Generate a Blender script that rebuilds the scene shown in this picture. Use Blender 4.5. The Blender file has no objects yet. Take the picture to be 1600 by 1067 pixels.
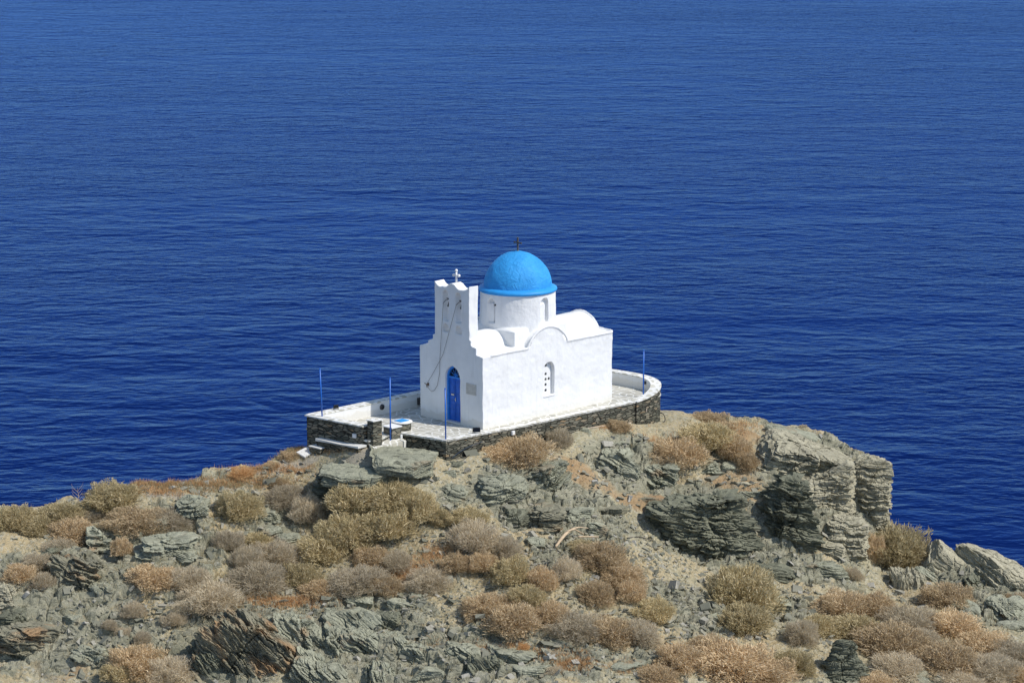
import bpy, bmesh, math, random
import numpy as np
from mathutils import Vector, Matrix
random.seed(7); RNG = np.random.default_rng(11)
S = bpy.context.scene
COL = S.collection
R = math.radians

# ------------------------------------------------------------------ camera
FPX, PITCH, CAMH, CAMY = 4355.0, 0.198, 27.576, -118.0
cam = bpy.data.cameras.new("camera"); cam.sensor_width = 36; cam.lens = FPX * 36 / 1600
cam.clip_start = 1; cam.clip_end = 20000
co = bpy.data.objects.new("camera", cam); COL.objects.link(co)
co.location = (0, CAMY, CAMH); co.rotation_euler = (math.pi / 2 - PITCH, 0, 0)
S.camera = co
# ------------------------------------------------------------------ sky and sun
SUN_EL = R(49); SUNV = Vector((0.917, -0.398, 0)).normalized()
w = bpy.data.worlds.new("World"); S.world = w; w.use_nodes = True
nt = w.node_tree; bg = nt.nodes["Background"]
sk = nt.nodes.new("ShaderNodeTexSky"); sk.sky_type = 'NISHITA'; sk.sun_disc = False
sk.sun_elevation = SUN_EL; sk.sun_rotation = math.atan2(SUNV.x, SUNV.y)
sk.air_density = 1.0; sk.dust_density = 0.4; sk.ozone_density = 1.0
nt.links.new(sk.outputs[0], bg.inputs[0]); bg.inputs[1].default_value = 0.13
sun = bpy.data.lights.new("sun", 'SUN'); sun.energy = 3.7; sun.angle = R(0.53); sun.color = (1, 0.955, 0.88)
so = bpy.data.objects.new("sun", sun); COL.objects.link(so)
sd = Vector((SUNV.x * math.cos(SUN_EL), SUNV.y * math.cos(SUN_EL), math.sin(SUN_EL)))
so.rotation_euler = sd.to_track_quat('Z', 'Y').to_euler(); so.location = (20, -10, 40)
S.view_settings.view_transform = 'Standard'; S.view_settings.look = 'None'
S.view_settings.exposure = 0.12; S.view_settings.gamma = 1.0

# ------------------------------------------------------------------ numpy helpers
cp, sp = math.cos(PITCH), math.sin(PITCH)
CAMP = np.array([0, CAMY, CAMH])
def ray(x, y):
    return np.array([0, cp, -sp]) + np.array([1, 0, 0.]) * (x - 800) / FPX - np.array([0, sp, cp]) * (y - 533.5) / FPX
def at_y(x, y, Y):
    d = ray(x, y); return CAMP + d * ((Y - CAMY) / d[1])
def at_z(x, y, z):
    d = ray(x, y); return CAMP + d * ((z - CAMH) / d[2])
O = np.array([-1.265, -.023, 0]); CA = 0.792
U = np.array([math.cos(CA), math.sin(CA), 0]); V = np.array([-math.sin(CA), math.cos(CA), 0])
def l2w(u, v, z=0): return O + U * u + V * v + np.array([0, 0, z])

def _hash(ix, iy, iz, seed):
    h = (ix.astype(np.int64) * 374761393 + iy.astype(np.int64) * 668265263 + iz.astype(np.int64) * 2147483647 + seed * 1274126177) & 0xffffffff
    h = ((h ^ (h >> 13)) * 1274126177) & 0xffffffff
    h = (h ^ (h >> 16)) * 2246822519 & 0xffffffff
    return ((h ^ (h >> 15)) & 0xffffff) / float(0xffffff)
def vnoise(p, seed=0):
    """value noise in -1..1, p is (n,3)"""
    i = np.floor(p).astype(np.int64); f = p - i; f = f * f * f * (f * (f * 6 - 15) + 10)
    r = 0
    for dx in (0, 1):
        wx = f[:, 0] if dx else 1 - f[:, 0]
        for dy in (0, 1):
            wy = f[:, 1] if dy else 1 - f[:, 1]
            for dz in (0, 1):
                wz = f[:, 2] if dz else 1 - f[:, 2]
                r = r + wx * wy * wz * _hash(i[:, 0] + dx, i[:, 1] + dy, i[:, 2] + dz, seed)
    return r * 2 - 1
def fbm(p, seed=0, oct=4, lac=2.07, gain=0.5):
    a = 1; s = 0; n = 0; q = np.array(p, float)
    for k in range(oct):
        s = s + a * vnoise(q, seed + k * 17); n += a; a *= gain; q = q * lac + 3.7
    return s / n
def worley(p, seed=0):
    """F1 and F2 distances and the cell id, p (n,3)"""
    i = np.floor(p).astype(np.int64); n = len(p)
    f1 = np.full(n, 9.); f2 = np.full(n, 9.); cid = np.zeros(n)
    for dx in (-1, 0, 1):
        for dy in (-1, 0, 1):
            for dz in (-1, 0, 1):
                c = i + np.array([dx, dy, dz])
                h = [_hash(c[:, 0], c[:, 1], c[:, 2], seed + k) for k in (1, 2, 3)]
                d = np.sqrt(((c[:, 0] + h[0] - p[:, 0]) ** 2 + (c[:, 1] + h[1] - p[:, 1]) ** 2 + (c[:, 2] + h[2] - p[:, 2]) ** 2))
                m = d < f1
                f2 = np.where(m, f1, np.minimum(f2, d)); cid = np.where(m, h[0] * 7.13 + h[1], cid); f1 = np.where(m, d, f1)
    return f1, f2, cid
def smooth(a, b, x):
    t = np.clip((x - a) / (b - a), 0, 1); return t * t * (3 - 2 * t)

def mesh_np(name, verts, quads=None, mat=None, parent=None, shade=False, tris=None):
    me = bpy.data.meshes.new(name)
    verts = np.asarray(verts, np.float32)
    me.vertices.add(len(verts)); me.vertices.foreach_set("co", verts.ravel())
    loops = []; starts = []; tot = 0; parts = []
    if quads is not None and len(quads):
        quads = np.asarray(quads, np.int32); loops.append(quads.ravel()); starts.append(np.arange(len(quads)) * 4); tot = len(quads) * 4
    if tris is not None and len(tris):
        tris = np.asarray(tris, np.int32); loops.append(tris.ravel()); starts.append(tot + np.arange(len(tris)) * 3)
    loops = np.concatenate(loops); starts = np.concatenate(starts)
    me.loops.add(len(loops)); me.loops.foreach_set("vertex_index", loops)
    me.polygons.add(len(starts)); me.polygons.foreach_set("loop_start", starts.astype(np.int32))
    me.polygons.foreach_set("use_smooth", np.full(len(starts), shade))
    me.update(calc_edges=True)
    if mat: me.materials.append(mat)
    if parent == 'data': return me
    o = bpy.data.objects.new(name, me); COL.objects.link(o)
    if parent: o.parent = parent
    return o
def attr(me, name, arr, typ='FLOAT'):
    a = me.attributes.new(name, typ, 'POINT')
    a.data.foreach_set('vector' if typ == 'FLOAT_VECTOR' else 'value', np.asarray(arr, np.float32).ravel())

def tag(o, label=None, cat=None, group=None, kind=None):
    if label: o['label'] = label
    if cat: o['category'] = cat
    if group: o['group'] = group
    if kind: o['kind'] = kind
    elif cat: o['kind'] = 'thing'
    return o
def thing(name, label, cat, loc=(0, 0, 0), rz=0, group=None):
    o = bpy.data.objects.new(name, None); COL.objects.link(o); o.location = loc; o.rotation_euler = (0, 0, rz)
    o.empty_display_size = .3
    return tag(o, label, cat, group)

# ------------------------------------------------------------------ materials
class NT:
    def __init__(s, name):
        s.m = bpy.data.materials.new(name); s.m.use_nodes = True; s.t = s.m.node_tree
        s.b = s.t.nodes["Principled BSDF"]; s.tc = None
    def n(s, typ, **kw):
        x = s.t.nodes.new(typ)
        for k, v in kw.items():
            if k.startswith('i_'):
                key = k[2:]; key = int(key) if key.isdigit() else key.replace('_', ' ')
                if hasattr(v, 'links'): s.t.links.new(v, x.inputs[key])
                else: x.inputs[key].default_value = v
            else: setattr(x, k, v)
        return x
    def l(s, a, b): s.t.links.new(a, b)
    def coord(s, kind='Object'):
        if not s.tc: s.tc = s.n("ShaderNodeTexCoord")
        return s.tc.outputs[kind]
    def mapp(s, scale=(1, 1, 1), rot=(0, 0, 0), src=None):
        m = s.n("ShaderNodeMapping"); s.l(src or s.coord(), m.inputs[0]); m.inputs['Scale'].default_value = scale; m.inputs['Rotation'].default_value = rot
        return m.outputs[0]
    def noise(s, scale, detail=4, rough=.55, src=None, dist=0):
        x = s.n("ShaderNodeTexNoise"); x.inputs['Scale'].default_value = scale; x.inputs['Detail'].default_value = detail
        x.inputs['Roughness'].default_value = rough; x.inputs['Distortion'].default_value = dist
        s.l(src or s.coord(), x.inputs['Vector']); return x.outputs['Fac']
    def ramp(s, src, stops, interp='LINEAR'):
        r = s.n("ShaderNodeValToRGB"); s.l(src, r.inputs[0]); r.color_ramp.interpolation = interp
        e = r.color_ramp.elements
        while len(e) < len(stops): e.new(0.5)
        for i, (p, c) in enumerate(stops):
            e[i].position = p; e[i].color = (*c, 1) if len(c) == 3 else c
        return r.outputs[0]
    def mix(s, fac, a, b, mode='MIX'):
        m = s.n("ShaderNodeMix", data_type='RGBA', blend_type=mode)
        for v, i in ((fac, 0), (a, 6), (b, 7)):
            if hasattr(v, 'links'): s.l(v, m.inputs[i])
            else: m.inputs[i].default_value = v if i == 0 else ((*v, 1) if len(v) == 3 else v)
        return m.outputs[2]
    def math(s, op, a, b=0.0, c=None, clamp=False):
        m = s.n("ShaderNodeMath", operation=op); m.use_clamp = clamp
        for v, i in ((a, 0), (b, 1), (c, 2)):
            if v is None: continue
            if hasattr(v, 'links'): s.l(v, m.inputs[i])
            else: m.inputs[i].default_value = v
        return m.outputs[0]
    def bump(s, h, strength=.5, dist=.02, prev=None):
        b = s.n("ShaderNodeBump"); b.inputs['Strength'].default_value = strength; b.inputs['Distance'].default_value = dist
        s.l(h, b.inputs['Height'])
        if prev is not None: s.l(prev, b.inputs['Normal'])
        return b.outputs[0]
    def done(s, col=None, rough=.9, normal=None, spec=.3, metal=0):
        if col is not None:
            if hasattr(col, 'links'): s.l(col, s.b.inputs['Base Color'])
            else: s.b.inputs['Base Color'].default_value = (*col, 1)
        if hasattr(rough, 'links'): s.l(rough, s.b.inputs['Roughness'])
        else: s.b.inputs['Roughness'].default_value = rough
        s.b.inputs['Specular IOR Level'].default_value = spec; s.b.inputs['Metallic'].default_value = metal
        if normal is not None: s.l(normal, s.b.inputs['Normal'])
        return s.m
    def at(s, name):
        a = s.n("ShaderNodeAttribute"); a.attribute_name = name; return a

def mat_plain(name, col, rough=.6, var=.15, scale=8, spec=.3, metal=0, bump=.2):
    t = NT(name); n = t.noise(scale, 3)
    c = t.ramp(n, [(.3, tuple(x * (1 - var) for x in col)), (.7, tuple(min(1, x * (1 + var)) for x in col))])
    return t.done(c, rough, t.bump(t.noise(scale * 6, 3), bump, .005), spec, metal)
def mat_plaster(name, col, dirt, b1=.35, d1=.03, rough=.85):
    t = NT(name)
    n1 = t.noise(1.3, 4); n2 = t.noise(5.5, 5, .6, dist=.6); n3 = t.noise(22, 3)
    c = t.ramp(n1, [(.3, dirt), (.62, col)])
    streak = t.noise(1, 4, .6, src=t.mapp((5.5, 5.5, .55)))
    c = t.mix(t.ramp(streak, [(.56, (0, 0, 0)), (.72, (.34, .34, .34))]), c, tuple(x * .80 for x in dirt))
    sz = t.n("ShaderNodeSeparateXYZ"); t.l(t.coord(), sz.inputs[0])
    sp_ = t.math('ADD', sz.outputs[2], t.math('MULTIPLY', t.noise(2.6, 4), -.55))
    c = t.mix(t.math('MULTIPLY', t.ramp(sp_, [(0, (1, 1, 1)), (.10, (0, 0, 0))]), .45), c, (.60, .57, .49))
    nb = t.bump(n2, b1, d1); nb = t.bump(n3, b1 * .5, d1 * .25, nb)
    return t.done(c, rough, nb, .2)
M_WHITE = mat_plaster("white_limewash", (.80, .80, .79), (.73, .73, .72), .35, .05)
M_WHITE2 = mat_plaster("white_limewash_smooth", (.80, .80, .79), (.73, .73, .72), .2, .03)
def mat_dome():
    t = NT("blue_dome_paint")
    n1 = t.noise(1.6, 4); n2 = t.noise(3.6, 6, .62, dist=1.2); n3 = t.noise(14, 4)
    c = t.ramp(n1, [(.3, (.026, .28, .66)), (.7, (.042, .35, .76))])
    nb = t.bump(n2, .75, .10); nb = t.bump(n3, .35, .02, nb)
    return t.done(c, .62, nb, .3)
M_DOME = mat_dome()
M_RIM = mat_plain("blue_rim_paint", (.03, .30, .70), .5, .1, 3)
M_BLUE = mat_plain("blue_door_paint", (.006, .11, .52), .45, .2, 6, .4)
M_BLUEFR = mat_plain("light_blue_frame_paint", (.03, .24, .72), .5, .12, 6, .4)
M_POLE = mat_plain("blue_pole_paint", (.01, .12, .50), .4, .2, 5, .5)
M_DARK = mat_plain("dark_glass", (.012, .014, .016), .15, .2, 5, .5)
M_HOLE = mat_plain("unlit_window_interior", (.03, .035, .035), .3, .2, 5, .4)
M_BRONZE = mat_plain("bronze_bell", (.06, .055, .04), .45, .3, 20, .4, .6)
M_METAL = mat_plain("weathered_steel", (.09, .085, .08), .5, .3, 14, .4, .2)
M_BLACK = mat_plain("black_plastic", (.015, .015, .015), .45, .3, 10)
M_GLASSW = mat_plain("white_lamp_casing", (.75, .75, .74), .4, .05, 10)
M_ROPE = mat_plain("grey_rope", (.20, .18, .15), .9, .3, 30)
M_MARBLE = mat_plain("marble_plaque", (.52, .50, .45), .4, .12, 5)
M_HOSEP = mat_plain("pinkish_hose", (.55, .46, .36), .6, .15, 4)
M_HOSEB = mat_plain("black_hose", (.03, .028, .025), .6, .2, 4)
M_WOOD = mat_plain("bleached_wood", (.50, .38, .25), .85, .3, 7, bump=.5)
M_BRASS = mat_plain("pale_brass", (.6, .58, .5), .35, .1, 10, .5, .5)

def mat_masonry(name, sx=3.0, sz=11.5, tones=None, joint=(.025, .024, .02), jw=.035):
    """dry stone walling: flat stones, dark joints, a stone tone per cell"""
    t = NT(name)
    src = t.n("ShaderNodeVectorMath", operation='ADD')
    t.l(t.coord(), src.inputs[0])
    wob = t.n("ShaderNodeTexNoise"); wob.inputs['Scale'].default_value = 1.1; t.l(t.coord(), wob.inputs['Vector'])
    ws = t.n("ShaderNodeVectorMath", operation='SCALE'); t.l(wob.outputs['Color'], ws.inputs[0]); ws.inputs['Scale'].default_value = .22
    t.l(ws.outputs[0], src.inputs[1])
    m = t.mapp((sx, sx, sz), src=src.outputs[0])
    v = t.n("ShaderNodeTexVoronoi", feature='F1'); v.inputs['Scale'].default_value = 1; t.l(m, v.inputs['Vector'])
    e = t.n("ShaderNodeTexVoronoi", feature='DISTANCE_TO_EDGE'); e.inputs['Scale'].default_value = 1; t.l(m, e.inputs['Vector'])
    sep = t.n("ShaderNodeSeparateColor"); t.l(v.outputs['Color'], sep.inputs[0])
    tones = tones or [(.0, (.06, .062, .047)), (.35, (.12, .12, .09)), (.6, (.20, .19, .145)), (.88, (.30, .27, .20)), (1., (.36, .25, .14))]
    c = t.ramp(sep.outputs[0], tones)
    c = t.mix(t.math('MULTIPLY', t.noise(9, 4), .5), c, (.07, .07, .055))
    jf = t.ramp(e.outputs[0], [(0.0, (1, 1, 1)), (jw, (1, 1, 1)), (jw * 2.2, (0, 0, 0))])
    c = t.mix(jf, c, joint)
    h = t.ramp(e.outputs[0], [(0, (0, 0, 0)), (jw * 3.2, (1, 1, 1))])
    hh = t.math('ADD', h, t.math('MULTIPLY', sep.outputs[1], .9))
    nb = t.bump(hh, .9, .05); nb = t.bump(t.noise(25, 4), .5, .01, nb)
    return t.done(c, .9, nb, .2)
M_WALL = mat_masonry("dry_stone_walling")
M_WALLP = mat_masonry("pointed_stone_walling", 3.0, 7.0, joint=(.16, .155, .13), jw=.05)
def mat_flag(name, scale, jw, stone, joint, whiten=0.0):
    t = NT(name)
    wob = t.n("ShaderNodeTexNoise"); wob.inputs['Scale'].default_value = 1.6; t.l(t.coord(), wob.inputs['Vector'])
    ws = t.n("ShaderNodeVectorMath", operation='SCALE'); t.l(wob.outputs['Color'], ws.inputs[0]); ws.inputs['Scale'].default_value = .35
    ad = t.n("ShaderNodeVectorMath", operation='ADD'); t.l(t.coord(), ad.inputs[0]); t.l(ws.outputs[0], ad.inputs[1])
    m = t.mapp((scale, scale, scale), src=ad.outputs[0])
    v = t.n("ShaderNodeTexVoronoi", feature='F1', voronoi_dimensions='2D'); v.inputs['Scale'].default_value = 1; t.l(m, v.inputs['Vector'])
    e = t.n("ShaderNodeTexVoronoi", feature='DISTANCE_TO_EDGE', voronoi_dimensions='2D'); e.inputs['Scale'].default_value = 1; t.l(m, e.inputs['Vector'])
    sep = t.n("ShaderNodeSeparateColor"); t.l(v.outputs['Color'], sep.inputs[0])
    c = t.ramp(sep.outputs[0], [(0, tuple(x * .7 for x in stone)), (1, tuple(x * 1.25 for x in stone))])
    c = t.mix(t.math('MULTIPLY', t.noise(6, 5), .6), c, tuple(x * .8 for x in stone))
    jn = t.math('ADD', e.outputs[0], t.math('MULTIPLY', t.math('SUBTRACT', t.noise(9, 3), .5), .12))
    jf = t.ramp(jn, [(0.0, (1, 1, 1)), (jw, (1, 1, 1)), (jw * 1.6, (0, 0, 0))])
    c = t.mix(jf, c, joint)
    nb = t.bump(t.math('ADD', t.ramp(e.outputs[0], [(0, (0, 0, 0)), (jw * 2, (1, 1, 1))]), t.noise(8, 4)), .4, .02)
    return t.done(c, .85, nb, .25)
M_FLOOR = mat_flag("flagstone_paving", 2.4, .06, (.50, .48, .41), (.69, .68, .63))
M_COPE = mat_flag("painted_coping_stones", 2.6, .16, (.55, .53, .45), (.76, .75, .71))

def mat_rock(name, base=(.165, .18, .135), dark=(.06, .066, .05), pale=(.34, .32, .26), rust=(.34, .16, .06), rustamt=.1, paleamt=.25):
    """layered schist: streaks along the bedding ('bed' attribute), lichen, rust"""
    t = NT(name); bed = t.at('bed').outputs['Vector']
    st = t.noise(1, 5, .6, src=t.mapp((.55, .55, 9), src=bed))
    st2 = t.noise(1, 4, .6, src=t.mapp((1.8, 1.8, 34), src=bed))
    bl = t.noise(.9, 4, src=bed); fine = t.noise(14, 5, .7, src=bed)
    c = t.ramp(st, [(.25, tuple((a + b) / 2 for a, b in zip(dark, base))), (.42, base), (.62, tuple(x * 1.18 for x in base)), (.8, pale)])
    c = t.mix(t.ramp(st2, [(.34, (1, 1, 1)), (.44, (0, 0, 0))]), c, dark)
    c = t.mix(t.math('MULTIPLY', t.ramp(st2, [(.6, (0, 0, 0)), (.74, (1, 1, 1))]), paleamt * 2, clamp=True), c, pale)
    c = t.mix(t.ramp(t.noise(.7, 4, src=t.mapp((1, 1, 2.2), src=bed)), [(.62 - rustamt, (0, 0, 0)), (.72 - rustamt * .5, (.8, .8, .8))]), c, rust) if rustamt > 0 else c
    c = t.mix(t.ramp(bl, [(.5, (0, 0, 0)), (.75, (.6, .6, .6))]), c, tuple(x * 1.35 for x in base))
    c = t.mix(t.ramp(fine, [(.35, (.5, .5, .5)), (.6, (0, 0, 0))]), c, dark)
    nb = t.bump(st2, .8, .06); nb = t.bump(fine, .7, .03, nb); nb = t.bump(t.noise(45, 3, src=bed), .4, .01, nb)
    return t.done(c, .88, nb, .25)
M_ROCK = mat_rock("grey_green_schist", (.32, .32, .235), (.075, .077, .055), (.50, .465, .36), (.33, .215, .12), .02)
M_ROCKD = mat_rock("dark_shaded_schist", (.19, .192, .135), (.045, .046, .034), (.40, .37, .28), rustamt=0.0, paleamt=.12)  # darker schist; shade of the crags is partly put into this colour
M_ROCKP = mat_rock("pale_schist", (.40, .37, .265), (.11, .10, .07), (.62, .55, .42), (.33, .26, .16), rustamt=.0, paleamt=.4)
M_ROCKR = mat_rock("rusty_schist", (.25, .235, .165), (.07, .068, .05), (.46, .40, .30), (.42, .25, .12), .12, .25)

def mat_ground():
    t = NT("headland_ground"); P = t.coord()
    rock = t.at('rock').outputs['Fac']; och = t.at('ochre').outputs['Fac']; path = t.at('path').outputs['Fac']; bed = t.at('bed').outputs['Vector']
    big = t.noise(.35, 4); n1 = t.noise(2.2, 6, .65); n2 = t.noise(9, 6, .7); n3 = t.noise(38, 4, .7)
    soil = t.ramp(n1, [(.28, (.33, .295, .185)), (.5, (.44, .39, .255)), (.72, (.53, .465, .32))])
    soil = t.mix(t.ramp(big, [(.42, (0, 0, 0)), (.62, (.7, .7, .7))]), soil, (.50, .38, .21))
    # gravel speckle
    v = t.n("ShaderNodeTexVoronoi", feature='F1'); v.inputs['Scale'].default_value = 11; t.l(P, v.inputs['Vector'])
    sep = t.n("ShaderNodeSeparateColor"); t.l(v.outputs['Color'], sep.inputs[0])
    soil = t.mix(t.ramp(sep.outputs[0], [(.72, (0, 0, 0)), (.9, (.55, .55, .55))]), soil, (.50, .49, .41))
    soil = t.mix(t.ramp(sep.outputs[1], [(.75, (0, 0, 0)), (.92, (.6, .6, .6))]), soil, (.16, .17, .13))
    st = t.noise(1, 5, .6, src=t.mapp((.6, .6, 8), src=bed)); st2 = t.noise(1, 4, .6, src=t.mapp((1.6, 1.6, 30), src=bed))
    rc = t.ramp(st, [(.3, (.22, .215, .15)), (.5, (.34, .325, .235)), (.75, (.48, .445, .33))])
    rc = t.mix(t.ramp(st2, [(.34, (.8, .8, .8)), (.46, (0, 0, 0))]), rc, (.055, .06, .045))
    rf = t.math('ADD', rock, t.math('MULTIPLY', t.math('SUBTRACT', n1, .5), .9))
    c = t.mix(t.ramp(rf, [(.42, (0, 0, 0)), (.58, (1, 1, 1))]), soil, rc)
    of = t.math('ADD', och, t.math('MULTIPLY', t.math('SUBTRACT', n2, .5), .7))
    c = t.mix(t.ramp(of, [(.45, (0, 0, 0)), (.95, (.75, .75, .75))]), c, t.ramp(n2, [(.35, (.34, .19, .085)), (.65, (.42, .29, .16))]))
    pf = t.math('ADD', path, t.math('MULTIPLY', t.math('SUBTRACT', n2, .5), .6))
    c = t.mix(t.ramp(pf, [(.45, (0, 0, 0)), (.7, (.9, .9, .9))]), c, t.ramp(n3, [(.3, (.30, .27, .20)), (.7, (.46, .41, .33))]))
    c = t.mix(t.ramp(n3, [(.3, (.45, .45, .45)), (.5, (0, 0, 0))]), c, (.09, .09, .065))
    nb = t.bump(n2, .8, .09); nb = t.bump(n3, .8, .035, nb); nb = t.bump(t.math('MULTIPLY', st2, rock), .8, .06, nb)
    return t.done(c, .95, nb, .15)
M_GROUND = mat_ground()

def mat_water():
    t = NT("sea_water"); P = t.n("ShaderNodeNewGeometry").outputs['Position']
    def wv(sx, sy, rot, sc, det, ro, dist=0):
        return t.noise(sc, det, ro, src=t.mapp((sx, sy, 1), (0, 0, rot), src=P), dist=dist)
    a = wv(.55, 1, .10, .085, 2, .5); b = wv(.6, 1, -.16, .26, 2, .5, .6); c = wv(.62, 1, .10, .72, 2.5, .5, .6); d = wv(.7, 1, -.05, 2.2, 2, .5, .3)
    g = wv(.25, 1, .3, .02, 3, .5)
    pt = t.math('ADD', t.math('MULTIPLY', t.ramp(wv(.35, 1, .35, .012, 3, .6), [(.3, (0, 0, 0)), (.7, (1, 1, 1))]), .9), .45)
    pt2 = t.math('ADD', t.math('MULTIPLY', t.ramp(wv(.5, 1, -.3, .045, 3, .6), [(.3, (0, 0, 0)), (.7, (1, 1, 1))]), .8), .5)
    nb = t.bump(a, 1.0, .5); nb = t.bump(t.math('MULTIPLY', b, pt2), 1.0, .48, nb); nb = t.bump(t.math('MULTIPLY', c, pt), 1.0, .30, nb); nb = t.bump(t.math('MULTIPLY', d, pt), 1.0, .075, nb)
    col = t.ramp(g, [(.3, (.0007, .0062, .056)), (.7, (.0011, .0085, .070))])
    df = t.n("ShaderNodeBsdfDiffuse"); t.l(col, df.inputs['Color'])
    gl = t.n("ShaderNodeBsdfGlossy"); gl.inputs['Color'].default_value = (.13, .29, .80, 1); gl.inputs['Roughness'].default_value = .08; t.l(nb, gl.inputs['Normal'])
    fr = t.n("ShaderNodeFresnel"); fr.inputs['IOR'].default_value = 1.333; t.l(nb, fr.inputs['Normal'])
    mx = t.n("ShaderNodeMixShader"); t.l(fr.outputs[0], mx.inputs[0]); t.l(df.outputs[0], mx.inputs[1]); t.l(gl.outputs[0], mx.inputs[2])
    out = [n for n in t.t.nodes if n.type == 'OUTPUT_MATERIAL'][0]; t.l(mx.outputs[0], out.inputs[0]); t.t.nodes.remove(t.b)
    return t.m
M_SEA = mat_water()

# ------------------------------------------------------------------ geometry helpers
def prism(poly, axis, a0, a1):
    """closed solid of a 2D polygon extruded; axis 'u': poly is (v,z); 'v': (u,z); 'z': (u,v)"""
    n = len(poly); vs = []
    for a in (a0, a1):
        for p, q in poly:
            vs.append({'u': (a, p, q), 'v': (p, a, q), 'z': (p, q, a)}[axis])
    bm = bmesh.new(); bv = [bm.verts.new(x) for x in vs]
    bm.faces.new(bv[:n]); bm.faces.new(bv[n:][::-1])
    for i in range(n): bm.faces.new((bv[i], bv[n + i], bv[n + (i + 1) % n], bv[(i + 1) % n]))
    bmesh.ops.recalc_face_normals(bm, faces=bm.faces); return bm
def box(x0, x1, y0, y1, z0, z1): return prism([(x0, y0), (x1, y0), (x1, y1), (x0, y1)], 'z', z0, z1)
def lathe(prof, seg=64, c=(0, 0, 0)):
    """prof (r,z) from bottom to top, closed by r=0 ends"""
    bm = bmesh.new(); rings = []
    for r, z in prof:
        if r < 1e-6: rings.append([bm.verts.new((c[0], c[1], c[2] + z))])
        else: rings.append([bm.verts.new((c[0] + r * math.cos(2 * math.pi * k / seg), c[1] + r * math.sin(2 * math.pi * k / seg), c[2] + z)) for k in range(seg)])
    for a, b in zip(rings, rings[1:]):
        for k in range(seg):
            k2 = (k + 1) % seg
            if len(a) == 1 and len(b) == 1: continue
            if len(a) == 1: bm.faces.new((a[0], b[k], b[k2]))
            elif len(b) == 1: bm.faces.new((a[k], a[k2], b[0]))
            else: bm.faces.new((a[k], a[k2], b[k2], b[k]))
    if len(rings[0]) > 1: bm.faces.new(rings[0][::-1])
    if len(rings[-1]) > 1: bm.faces.new(rings[-1])
    bmesh.ops.recalc_face_normals(bm, faces=bm.faces); return bm
def tube(pts, r, seg=8, caps=True):
    pts = [Vector(p) for p in pts]; bm = bmesh.new(); rings = []
    for i, p in enumerate(pts):
        d = (pts[min(i + 1, len(pts) - 1)] - pts[max(i - 1, 0)]).normalized()
        x = d.orthogonal().normalized() if i == 0 else (px - d * px.dot(d)).normalized()
        px = x; y = d.cross(x); rr = r[i] if isinstance(r, (list, tuple)) else r
        rings.append([bm.verts.new(p + (x * math.cos(2 * math.pi * k / seg) + y * math.sin(2 * math.pi * k / seg)) * rr) for k in range(seg)])
    for a, b in zip(rings, rings[1:]):
        for k in range(seg): bm.faces.new((a[k], a[(k + 1) % seg], b[(k + 1) % seg], b[k]))
    if caps: bm.faces.new(rings[0][::-1]); bm.faces.new(rings[-1])
    bmesh.ops.recalc_face_normals(bm, faces=bm.faces); return bm
def join(*bms):
    out = bmesh.new()
    for b in bms:
        me = bpy.data.meshes.new("tmp"); b.to_mesh(me); b.free(); out.from_mesh(me); bpy.data.meshes.remove(me)
    return out
def obj(name, bm, mat, parent=None, smooth=False, bevel=0):
    if bevel: bmesh.ops.bevel(bm, geom=list(bm.edges), offset=bevel, segments=2, affect='EDGES', clamp_overlap=True)
    me = bpy.data.meshes.new(name); bm.to_mesh(me); bm.free()
    me.materials.append(mat)
    if smooth: me.polygons.foreach_set("use_smooth", [True] * len(me.polygons))
    o = bpy.data.objects.new(name, me); COL.objects.link(o)
    if parent: o.parent = parent
    return o
def evaluated(o, name):
    dg = bpy.context.evaluated_depsgraph_get(); dg.update()
    me = bpy.data.meshes.new_from_object(o.evaluated_get(dg)); me.name = name; return me
def cut(bm, cutters):
    """boolean difference of each cutter bmesh from bm"""
    a = obj("tmp_a", bm, M_WHITE); tmp = []
    for c in cutters:
        b = obj("tmp_b", c, M_WHITE); m = a.modifiers.new("b", 'BOOLEAN'); m.operation = 'DIFFERENCE'; m.object = b; m.solver = 'EXACT'; tmp.append(b)
    me = evaluated(a, "tmp_m"); out = bmesh.new(); out.from_mesh(me)
    for o in [a] + tmp: bpy.data.objects.remove(o)
    return out
def remesh(bm, vox, smooth_it=3):
    a = obj("tmp_r", bm, M_WHITE)
    m = a.modifiers.new("r", 'REMESH'); m.mode = 'VOXEL'; m.voxel_size = vox
    if smooth_it:
        s = a.modifiers.new("s", 'SMOOTH'); s.iterations = smooth_it; s.factor = .5
    me = evaluated(a, "tmp_rm"); bpy.data.objects.remove(a)
    n = len(me.vertices); v = np.empty(n * 3, np.float32); me.vertices.foreach_get("co", v); v = v.reshape(-1, 3)
    k = len(me.polygons); q = np.empty(k * 4, np.int32); me.loops.foreach_get("vertex_index", q); q = q.reshape(-1, 4)
    bpy.data.meshes.remove(me); return v, q
def arc(cx, cz, r, a0, a1, n): return [(cx + r * math.cos(R(a0 + (a1 - a0) * i / n)), cz + r * math.sin(R(a0 + (a1 - a0) * i / n))) for i in range(n + 1)]
def arch_poly(c, wd, z0, z1, n=10, point=0):
    r = wd / 2; a = arc(c, z1 - r, r, 0, 180, n)
    if point: a = [(x, z + point * (1 - abs(x - c) / r)) for x, z in a]
    return [(c - r, z0), (c + r, z0)] + a

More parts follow.
